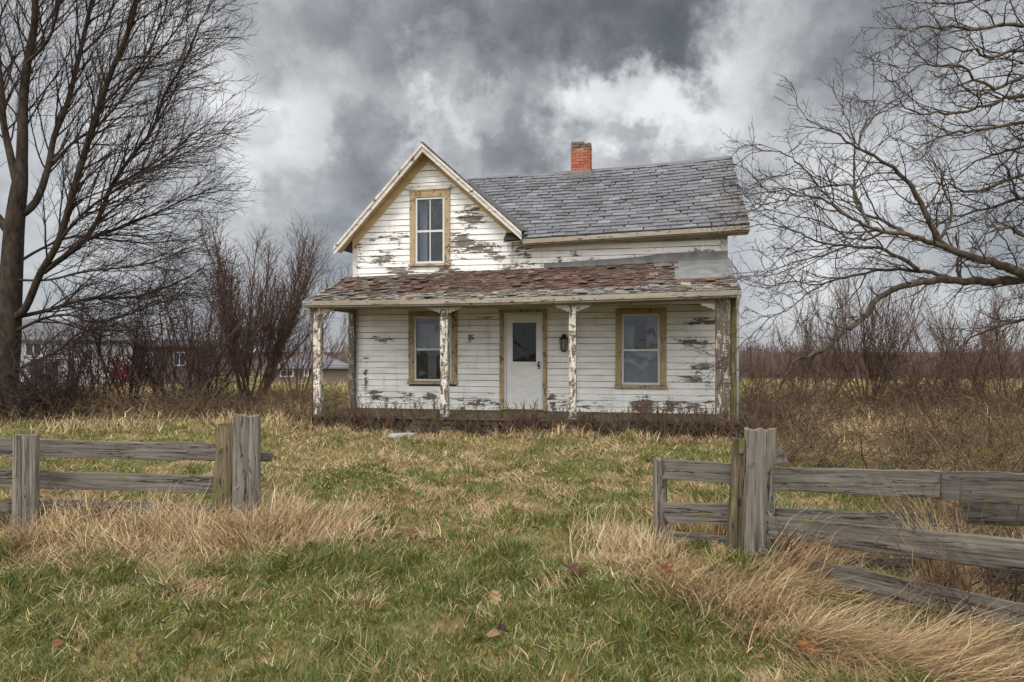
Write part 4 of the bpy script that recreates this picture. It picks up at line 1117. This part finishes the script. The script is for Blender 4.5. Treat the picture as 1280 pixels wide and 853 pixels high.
# a second ragged layer of loose shingles
slates(m,lambda a,b:tuple(Vector(porP(a,b))+Vector((0,-.003,.012))),PX1-PX0,1.95,11,.19,.010,pcol,lambda c,a,b:(a>.868 and b>.40),.035,random.Random(22),.78)
pr=m.build('porch_roof',M['shingle'],house)
m=MB(); a0=.868
for i in range(4):
    u,v=a0+(.998-a0)*i/4,a0+(.998-a0)*(i+1)/4
    p=[porP(u,.42),porP(v,.42),porP(v,1.0),porP(u,1.0)]
    m.hexa([(x,y,z+.006) for x,y,z in p]+[(x,y,z+.022+.006*random.random()) for x,y,z in p])
    for b in (.6,.8):
        q=[porP(u,b),porP(v,b),porP(v,b+.012),porP(u,b+.012)]
        m.hexa([(x,y,z+.02) for x,y,z in q]+[(x,y,z+.031) for x,y,z in q])
# flashing run up the wall
fl=[(L(680,337,-.03)[0],3.40,3.50),(.9,3.41,3.52),(1.6,3.42,3.55),(2.4,3.43,3.58),(2.9,3.43,3.64),(3.5,3.44,3.66),(SR+.03,3.45,3.66)]
for (x0,b0,t0),(x1,b1,t1) in zip(fl,fl[1:]):
    m.hexa([(x0,-.05,b0-.1),(x1,-.05,b1-.1),(x1,-.028,b1-.1),(x0,-.028,b0-.1),(x0,-.034,t0),(x1,-.034,t1),(x1,-.028,t1),(x0,-.028,t0)])
m.build('patch_sheet',M['sheet'],pr,label='flat grey roofing sheet patched over the right end of the porch roof')
# gutter/fascia of the porch
m=MB(); n=18
for i in range(n):
    s0=PX0+(PX1-PX0)*i/n; s1=PX0+(PX1-PX0)*(i+1)/n; z0,z1=pez(s0),pez(s1)
    def bx(y0,y1,t0,t1):
        m.hexa([(s0,y0,z0-t1),(s1,y0,z1-t1),(s1,y1,z1-t1),(s0,y1,z0-t1),(s0,y0,z0-t0),(s1,y0,z1-t0),(s1,y1,z1-t0),(s0,y1,z0-t0)])
    bx(-1.985,-1.952,-.005,.085); bx(-1.951,-1.93,.02,.12); bx(-1.929,-1.62,.10,.125)
for s in (PX0,PX1-.035):   # end boards
    p,q=porP((s-PX0)/(PX1-PX0),0),porP((s-PX0)/(PX1-PX0),1)
    m.hexa([(s,-1.93,p[2]-.12),(s+.035,-1.93,p[2]-.12),(s+.035,-.03,q[2]-.15),(s,-.03,q[2]-.15),(s,-1.93,p[2]-.006),(s+.035,-1.93,p[2]-.006),(s+.035,-.03,q[2]-.006),(s,-.03,q[2]-.006)])
m.build('porch_eave_board',M['fascia'],house)
m=MB(); n=12    # ceiling
for i in range(n):
    y0=-1.62+1.6*i/n; y1=y0+1.6/n-.006; m.box(SL-.02,SR,y0,y1,2.60,2.615)
m.build('porch_ceiling',M['fascia'],house)
# beam with scalloped brackets, posts
PXS=[(398,.155,1),(556,.15,1),(716,.135,1),(903.5,.25,1)]
posts=[]
for px,w,_ in PXS: posts.append((L(px,450,PD)[0],w))
m=MB(); bt,bb=2.60,2.475
m.box(posts[0][0]-.08,posts[-1][0]+.1,PD-.045,PD+.045,bb,bt,jit=.003)
m.box(posts[0][0]-.045,posts[0][0]+.045,PD+.046,-.04,bb,bt); m.box(posts[-1][0]-.045,posts[-1][0]+.045,PD+.046,-.04,bb,bt)
m.build('porch_beam',M['fascia'],house,bevel=.004)
def bracket(s,sg,ln=.27,dp=.11):
    m=MB(); pts=[(0,0)]
    prof=[(0,-dp),(.05,-dp),(.065,-dp*.72),(.10,-dp*.78),(.14,-dp*.62),(.165,-dp*.42),(.20,-dp*.46),(.235,-dp*.3),(.26,-dp*.12),(ln,0)]
    poly=[(s+sg*x,bb-.001+z) for x,z in [(0,0)]+prof]
    if sg>0: poly=poly[::-1]
    m.prism(poly,PD-.025,PD+.025); return m
for i,(s,w) in enumerate(posts):
    if i>0: bracket(s-w/2-.001,-1).build('bracket',M['trimwhite'],house)
    if i<3: bracket(s+w/2+.001,1).build('bracket',M['trimwhite'],house)
def postm(s,w,dep,d,z0,z1):
    m=MB(); n=16
    def ring(z,k):
        q=[(s-w/2*k,d-dep/2*k),(s+w/2*k,d-dep/2*k),(s+w/2*k,d+dep/2*k),(s-w/2*k,d+dep/2*k)]
        return [(x+random.gauss(0,.0025),y+random.gauss(0,.0025),z) for x,y in q]
    rs=[ring(z0+(z1-z0)*i/n,1.0) for i in range(n+1)]
    for a,b in zip(rs,rs[1:]):
        for k in range(4): m.face([a[k],a[(k+1)%4],b[(k+1)%4],b[k]])
    m.face(rs[0][::-1]); m.face(rs[-1])
    return m
for i,(s,w) in enumerate(posts):
    postm(s,w,.14 if i<3 else .16,PD,.20 if i in (0,3) else FL-.03,bb-.002 if i in (1,2) else bt-.004).build('porch_post',M['oldpost' if i==3 else 'post'],house,bevel=.004,weld=True)
postm(L(440,450,-.12)[0],.14,.12,-.11,FL-.03,bb-.002).build('porch_post',M['oldpost'],house,bevel=.004,weld=True,label='half post against the left end of the house wall')
postm(posts[3][0]+.19,.10,.15,PD+.06,.15,bt-.004).build('porch_post',M['mosswood'],house,bevel=.004,weld=True,label='dark bare board post on the right porch corner')
# downpipes
m=MB(); x=L(391,450,PD-.06)[0]; m.tube([(x,-1.95,2.58),(x,-1.80,2.45),(x,PD-.03,2.3),(x,PD-.03,.15)],.035,8); m.build('downpipe',M['pipe_red'],house,label='rusty red downpipe on the left porch post',smooth=True)
m=MB(); x=L(921.5,450,PD)[0]; m.tube([(x,-1.95,2.60),(x,-1.80,2.5),(x,PD+.02,2.35),(x,PD+.02,.15)],.034,8); m.build('downpipe',M['pipe_white'],house,label='white downpipe on the right porch corner',smooth=True)
# deck and foundation
m=MB(); n=13
for i in range(n):
    y0=-1.86+1.84*i/n; m.box(SL-.10,SR+.1,y0,y0+1.84/n-.008,FL-.045,FL-.004,jit=.004)
m.build('porch_deck',M['deckwood'],house)
m=MB(); rr=random.Random(2)
for row,(z0,z1) in enumerate(((.17,.275),(.05,.162),(-.12,.042))):
    x=SL-.08
    while x<SR+.05:
        w=rr.uniform(.7,2.2); x2=min(x+w,SR+.08); dy=rr.uniform(-.05,.05); m.box(x,x2-.02,-1.84+dy,-1.66,z0+rr.uniform(-.01,.01),z1+rr.uniform(-.012,.006),jit=.012); x=x2
m.build('porch_foundation',M['deckwood'],house,bevel=.012)
m=MB(); m.box(SL-.02,SR+.02,-1.6,DEPTH+.02,-.3,FL-.06); m.build('foundation',M['stone'],house)
m=MB(); x=SL+1.1
for k in range(5): m.box(x,x+.22,-.045,-.02,FL-.04,FL+.03,(1,1,1),.01); x+=.26
# ------------------------------------------------------------------ fences
def board(p0,p1,h,t,name,mat,parent,seed,ragged=True,**kw):
    """a weathered plank from p0 to p1 (world), standing on edge; the mesh runs along its own X"""
    rr=random.Random(seed); p0,p1=Vector(p0),Vector(p1); ln=(p1-p0).length; n=max(6,int(ln/.05))
    m=MB(); rs=[]
    for i in range(n+1):
        x=ln*i/n; w1=.010*mnoise.noise(Vector((x*1.6,seed,0)))+.005*mnoise.noise(Vector((x*7,seed,2))); w2=.012*mnoise.noise(Vector((x*1.9,seed,5)))+.006*mnoise.noise(Vector((x*8,seed,7)))
        end=min(i,n-i)
        ex=[rr.uniform(-.025,.025) if (ragged and end==0) else 0 for _ in range(6)]
        prof=[(-t/2,-h/2+w1),(t/2,-h/2+w1),(t/2+.002,0),(t/2,h/2+w2),(-t/2,h/2+w2),(-t/2-.002*rr.random(),0)]
        rs.append([(x+ex[k],y+rr.gauss(0,.0012),z+rr.gauss(0,.0015)) for k,(y,z) in enumerate(prof)])
    for a,b in zip(rs,rs[1:]):
        for k in range(6): m.face([a[k],b[k],b[(k+1)%6],a[(k+1)%6]])
    m.face(rs[0]); m.face(rs[-1][::-1])
    o=m.build(name,mat,parent,weld=True,bevel=.004,**kw)
    d=(p1-p0).normalized(); y=Vector((0,0,1)).cross(d).normalized(); z=d.cross(y)
    mt=Matrix((( d.x,y.x,z.x,p0.x),(d.y,y.y,z.y,p0.y),(d.z,y.z,z.z,p0.z),(0,0,0,1)))
    o.matrix_local=Matrix.Translation(-Vector(parent.location)) @ mt
    return o
def post(px,z,w,dep,ytop,seed,mat,parent,lean=0,top='flat',yaw=0,taper=0,notch=(),**kw):
    """split post: an uneven outline with cracks running up it"""
    x=(px-640)/F*z; g=gz1(x,z); h=EYE+(HZ-ytop)/F*z-g+.3; rr=random.Random(seed); n=26; K=20
    m=MB(); rs=[]
    for i in range(n+1):
        t=i/n; zz=-.3+h*t; r=[]
        for k in range(K):
            an=2*math.pi*k/K; c,s_=math.cos(an),math.sin(an)
            q=1/max(abs(c),abs(s_))**.86       # rounded square
            dent=0
            for nk,dp,ta,tb in notch:
                if k==nk and ta<t<=tb: dent=dp
            kk=1-dent+.08*mnoise.noise(Vector((k*.9,seed,t*1.2)))+.035*mnoise.noise(Vector((k*2,seed,t*9)))
            rag=0
            if i==n:
                rag={'flat':rr.uniform(-.008,.008),'rough':rr.uniform(-.022,.012),'slant':-.10*(c*.5+.5)+rr.uniform(-.03,.01),'slantl':-.16*(.5-c*.5)+rr.uniform(-.04,.01)}[top]
            wv=1+taper*(t-.5)
            r.append((w/2*c*q*kk*wv+lean*(zz),dep/2*s_*q*kk,zz+rag))
        rs.append(r)
    for a,b in zip(rs,rs[1:]):
        for k in range(K): m.face([a[k],a[(k+1)%K],b[(k+1)%K],b[k]])
    cx=sum(p[0] for p in rs[-1])/K; cz=sum(p[2] for p in rs[-1])/K
    for k in range(K): m.face([rs[-1][k],rs[-1][(k+1)%K],(cx,0,cz-.01)])
    o=m.build('post',mat,parent,weld=True,**kw)
    o.location=Vector((x,z,g))-Vector(parent.location); o.rotation_euler=(0,0,yaw)
    return o
# left fence
fx=lambda px,z:((px-640)/F*z)
LF=empty('board_fence',(fx(150,6.0),6.0,0),label='grey weathered three rail fence ending at a mossy split post left of the gap',cat='fence')
post(31.5,5.75,.19,.085,543.5,1,M['postwood'],LF,lean=.012,notch=((4,.3,.6,1.0),(13,.22,.3,.7)),label='narrow grey post')
post(308.5,5.95,.225,.10,519,2,M['postwood'],LF,lean=-.0,top='rough',notch=((4,.35,.35,1),(15,.4,.2,1.0),(13,.25,.5,1.0)),label='wide grey post half at the gap')
post(277,5.98,.165,.13,523,3,M['mosswood'],LF,lean=.06,top='slantl',taper=-.25,notch=((3,.3,.3,.9),(14,.35,.2,.8)),label='leaning moss green post half')
def rail(F_,x0,y0,z0,x1,y1,z1,h,seed,t=.035,**kw):
    a,b=Vector(P(x0,y0,z0)),Vector(P(x1,y1,z1)); d=(b-a).normalized()
    if x1>=1400: b=b+d*(1.6+.05*(seed%5))
    if x0<=-130: a=a-d*(1.8+.05*(seed%5))
    board(a,b,h,t,'rail',M['railwood'],F_,seed,**kw)
rail(LF,-130,556,5.95,283,566,6.1,.155,11); rail(LF,-130,594,5.95,268,606,6.1,.155,12); rail(LF,-130,630,5.95,262,640,6.1,.14,13)
rail(LF,318,571,6.12,341,571,6.12,.085,14,label='broken rail stub beyond the post')
post(-330,5.85,.18,.09,545,9,M['postwood'],LF,lean=-.02)
# right fence
RF=empty('board_fence',(fx(1060,5.1),5.1,0),label='leaning broken rail fence with a split grey gate post right of the gap',cat='fence')
post(947,4.98,.215,.09,536,4,M['postwood'],RF,lean=.018,top='rough',notch=((15,.4,.3,1),(13,.3,.1,.8),(17,.3,.5,1),(4,.4,.2,1)),label='tall pale grey split post')
post(921,5.03,.135,.13,541,5,M['mosswood'],RF,lean=.045,top='slantl',taper=-.3,notch=((14,.4,.2,.9),(12,.3,.3,1),(17,.3,.2,1)),label='mossy rotten post half')
post(827,5.35,.10,.09,573,6,M['postwood'],RF,lean=-.025,top='rough',notch=((14,.3,.2,1),),label='thin leaning post at the gap')
rail(RF,830,586,5.25,925,592,5.12,.155,21); rail(RF,832,641,5.25,922,643,5.14,.15,22); rail(RF,834,675,5.22,922,684,5.12,.135,23)
zr=lambda px,o=0:4.99-(px-958)/322*1.29+o
def rrail(x0,y0,x1,y1,h,seed,o=0,**kw): rail(RF,x0,y0,zr(x0,o),x1,y1,zr(x1,o),h,seed,**kw)
rrail(958,598,1178,606,.17,24,.02); rrail(1168,607,1420,616,.165,29,.06)
rrail(964,646,1168,655,.125,25,.10); rrail(958,659,1400,708,.165,26,-.02)
rrail(1205,640,1400,645,.14,27,.22); rrail(955,698,1400,801,.145,28,-.06)
rrail(1035,703,1150,708,.10,30,.35,label='broken lower rail lying behind the others'); rrail(1175,712,1400,724,.12,31,.45)
rrail(955,575,978,570,.12,32,.30,label='short rail stub behind the gate post')

post(1560,2.93,.17,.09,640,10,M['postwood'],RF,lean=.03,top='rough')
# ------------------------------------------------------------------ far houses
def far_house(name,x0,x1,yb,ye,yr,z,dep,wallc,roofc,label,hip=0,wins=(),chim=None,garage=None):
    X0,X1=fx(x0,z),fx(x1,z); g=float(gz1((X0+X1)/2,z)); H=lambda py:EYE+(HZ-py)/F*z-g
    rt=_old_empty(name,((X0+X1)/2,z,g),math.atan2(-(X0+X1)/2,z),label=label,cat='house'); hw=(X1-X0)/2*1.06; he,hr=H(ye),H(yr)
    m=MB(); m.box(-hw,hw,0,dep,-.5,he)
    if not hip: 
        for x in (-hw,hw): m.face([(x,0,he),(x,dep,he),(x,dep/2,hr-.1)])
    for k in np.arange(.2,he-.05,.2): m.box(-hw-.01,hw+.01,-.012,.0,k,k+.185)
    m.build('wall',m_flat('far_wall',wallc,.8,.10,3),rt)
    m=MB(); o=.4; hx=hip
    A=[(-hw-o,-o,he-.05),(hw+o,-o,he-.05),(hw+o,dep+o,he-.05),(-hw-o,dep+o,he-.05)]; a,b=(-hw-o+hx,dep/2,hr),(hw+o-hx,dep/2,hr)
    for f in ([A[0],A[1],b,a],[A[2],A[3],a,b],[A[1],A[2],b],[A[3],A[0],a]):
        m.face(f); m.face([(x,y,z_-.12) for x,y,z_ in f][::-1])
    for i in range(4):
        p,q=A[i],A[(i+1)%4]; m.face([(p[0],p[1],p[2]-.12),(q[0],q[1],q[2]-.12),q,p])
    rf=m.build('roof',m_flat('far_roof',roofc,.8,.2,2),rt)
    if chim:
        cx,cw,cy=chim; xx=fx(cx,z)-(X0+X1)/2; ch=H(cy); m=MB(); r=0; zz=he+.1
        m.box(xx-cw/2+.02,xx+cw/2-.02,dep*.3+.02,dep*.3+cw-.02,he-.5,ch-.02)
        while zz<ch: m.box(xx-cw/2,xx+cw/2,dep*.3,dep*.3+cw,zz,zz+.07); zz+=.08
        m.box(xx-cw/2-.05,xx+cw/2+.05,dep*.3-.05,dep*.3+cw+.05,ch,ch+.1); m.build('chimney',m_flat('far_brick',(.17,.085,.06),.9,.3,9),rf)
    fm=m_flat('far_trim',(.6,.6,.62),.6,.05,4); dm=m_flat('far_pane',(.05,.06,.08),.25,.2,4,.5)
    for wx0,wx1,wy0,wy1,nm in wins:
        c=(X0+X1)/2; a0,a1,b0,b1=fx(wx0,z)-c,fx(wx1,z)-c,H(wy1),H(wy0); m=MB(); t=.09
        m.box(a0,a0+t,-.06,-.013,b0,b1); m.box(a1-t,a1,-.06,-.013,b0,b1); m.box(a0+t+.002,a1-t-.002,-.06,-.013,b0,b0+t); m.box(a0+t+.002,a1-t-.002,-.06,-.013,b1-t,b1); m.box((a0+a1)/2-.03,(a0+a1)/2+.03,-.055,-.013,b0+t+.002,b1-t-.002)
        w=m.build(nm,fm,rt); m=MB(); m.box(a0+t,a1-t,-.02,-.0125,b0+t,b1-t); m.build('pane',dm,w)
far_house('far_house',12,152,490,424,396,40,8,(.50,.50,.53),(.12,.12,.132),'pale lavender far house seen through the big dark tree',0,((40,58,428,446,'window'),(44,76,450,483,'porch_screen'),(100,112,436,452,'window')))
far_house('far_house',150,262,478,431,424,44,8,(.11,.085,.08),(.085,.065,.062),'low dark brown far house with a brick chimney beside the pale one',0,((185,193,440,460,'window'),(215,230,440,458,'window')),(162,.85,411))
far_house('far_house',345,433,474,458.5,438,52,9,(.17,.13,.11),(.14,.14,.155),'low far bungalow with a grey hipped roof left of the porch posts',3.0,((352,368,462,471,'window'),(380,386,461,471,'window')))
far_house('far_shed',1058,1100,474,458,450,75,6,(.42,.42,.43),(.26,.26,.27),'small pale far shed showing through the right thicket',0,((1066,1074,461,468,'window'),))
# red leaved bush by the pale house
def redbush():
    z=37.; x=fx(152,z); g=gz1(x,z); T=Tubes(); rt=_he('red_bush',(x,z,g),label='crimson leaved bush before the pale lavender far house',cat='bush')
    rt['world_space']=1
    Vs=[]
    for i in range(16):
        a=rnd.uniform(0,6.28); p,ra=walk((x,z,g),unit((math.cos(a)*.5,math.sin(a)*.5,.8)),rnd.uniform(1.2,2.0),.02,.008,6,.12,(0,0,.03)); T.add([tuple(q[j]-(x,z,g)[j] for j in range(3)) for q in p],ra)
        for q in p[2:]:
            for k in range(26): Vs.append((q[0]+rnd.gauss(0,.22)-x,q[1]+rnd.gauss(0,.22)-z,q[2]+rnd.gauss(0,.2)-g))
    T.build('stems',M['redtwig'],rt)
    m=MB()
    for p in Vs:
        n=Vector((rnd.gauss(0,1),rnd.gauss(0,1),rnd.gauss(0,1))).normalized(); a=n.orthogonal().normalized()*.055; b=n.cross(a)*.7; p=Vector(p)
        c=rnd.choice(((.20,.04,.05),(.14,.03,.04),(.24,.06,.065))); m.face([p-a,p-b,p+a,p+b],c)
    m.build('leaves',M['leafc'],rt)
redbush()
# far hedges: bare twiggy mass
def far_hedge(x0,x1,z0,z1,n,hh,label,mat):
    T=Tubes()
    K=[dict(sp=.35,len=.9,ang=(.3,.8),r=.016,rmin=.012,n=3,wig=.12,trop=(0,0,.06),t0=.15,fade=.4)]
    for i in range(n):
        z=rnd.uniform(z0,z1); x=fx(rnd.uniform(x0,x1),z); hv=hh*(.55+.75*float(fbm(np.array([x*.16]),np.array([z*.1]),3)[0]))*rnd.uniform(.6,1.1)
        p,ra=walk((x,z,gz1(x,z)-.1),unit((rnd.gauss(0,.3),rnd.gauss(0,.3),1)),hv,.03,.013,5,.1,(0,0,.02)); T.add(p,ra); sprout(p,ra,0,K,T,T)
    T.build('far_hedge',mat,None,label=label,cat='hedge',kind='stuff')
far_hedge(905,1310,60,70,2600,3.2,'reddish brown bare hedge closing the far side of the field right of the house',M['hedge'])
far_hedge(-60,470,62,72,1000,3.5,'brown bare hedge far behind the left houses',M['hedge'])

# ------------------------------------------------------------------ small things in the grass
def litter():
    m=MB(); rr=random.Random(8)
    for i in range(420):
        if i<260: z=rr.gauss(5.55,.22); px=rr.gauss(455,34)
        else: z=rr.uniform(3.4,11); px=rr.uniform(30,1000)
        x=fx(px,z); g=gz1(x,z)+rr.uniform(.015,.06); sz=rr.uniform(.018,.042); an=rr.uniform(0,6.28); ti=rr.uniform(-.9,.9); c=rr.choice(((.12,.06,.035),(.17,.09,.05),(.08,.045,.03),(.22,.14,.08)))
        ca,sa=math.cos(an),math.sin(an); q=[]
        for u,v,w in ((-1,0,.1),(-.3,-.55,.3),(.5,-.4,.35),(1,0,.05)): q.append((x+sz*(u*ca-v*sa),z+sz*(u*sa+v*ca),g+sz*(w+ti*v)))
        q2=[]
        for u,v,w in ((-1,0,.1),(1,0,.05),(.5,.45,.4),(-.3,.5,.25)): q2.append((x+sz*(u*ca-v*sa),z+sz*(u*sa+v*ca),g+sz*(w+ti*v)))
        m.face(q,c); m.face(q2,c)
    m.build('leaf_litter',M['leafc'],None,label='small dull brown leaf litter caught in the grass',cat='leaf litter',kind='stuff')
litter()
def slab():
    z=12.2; x=fx(502,z); g=gz1(x,z); m=MB(); rr=random.Random(4)
    poly=[(-.22,-.13),(.05,-.16),(.21,-.10),(.24,.10),(.02,.15),(-.20,.11)]
    n=len(poly); top=[(a,b,.13+.03*a) for a,b in poly]; bot=[(a*1.02,b*1.02,.08+.03*a) for a,b in poly]
    m.face(top); m.face(bot[::-1])
    for i in range(n): k=(i+1)%n; m.face([bot[i],bot[k],top[k],top[i]])
    o=m.build('stone_slab',m_flat('pale_slab',(.34,.34,.34),.7,.2,12),None,weld=True,bevel=.008,label='flat pale slab lying in the grass before the porch',cat='slab'); o.location=(x,z,g)
slab()
def leaf(px,py,z,size,col,label,curl=.6,rz=0,tilt=.4,raise_=.06):
    x=fx(px,z); g=gz1(x,z); m=MB(); N=14; K=6; rows=[]
    for i in range(N+1):
        t=i/N; w=math.sin(math.pi*min(1,t*1.02))**.7*.42*(1+.28*math.cos(t*22)); row=[]
        for k in range(K+1):
            u=(k/K-.5)*2*w; row.append((u*size,(t-.5)*size,(abs(u)**1.5*curl+.25*curl*(t-.5)**2+.03*math.sin(t*17+u*9))*size))
        rows.append(row)
    for a,b in zip(rows,rows[1:]):
        for k in range(K): m.face([a[k],a[k+1],b[k+1],b[k]],tuple(c*random.uniform(.85,1.15) for c in col))
    m.tube([(0,-.5*size,.07*size),(0,-.72*size,.16*size)],.012*size,5,col)
    o=m.build('dead_leaf',M['leafc'],None,smooth=True,label=label,cat='leaf',group='dead leaves lying in the grass'); o.location=(x,z,EYE+(HZ-py)/F*z if raise_ is None else g+raise_); o.rotation_euler=(tilt,random.uniform(-.3,.3),rz)
leaf(1008,832,3.42,.13,(.20,.085,.035),'big curled russet leaf at the bottom of the long straw',.9,.5,.5,.07)
leaf(832,760,4.3,.11,(.13,.045,.025),'dark red brown leaf left of the split right gate post',.6,1.2,.5,.12)
leaf(628,829,3.55,.09,(.05,.03,.025),'small blackish leaf nearest the bottom middle of the picture',.8,2.0,.5,.10)
leaf(618,775,4.05,.09,(.27,.19,.10),'pale tan leaf upright in the green grass in the middle',.5,.3,1.1,.12)
leaf(715,738,4.55,.12,(.09,.05,.035),'dark brown curled leaf in front of the straw by the gap',.8,.9,.5,.10)
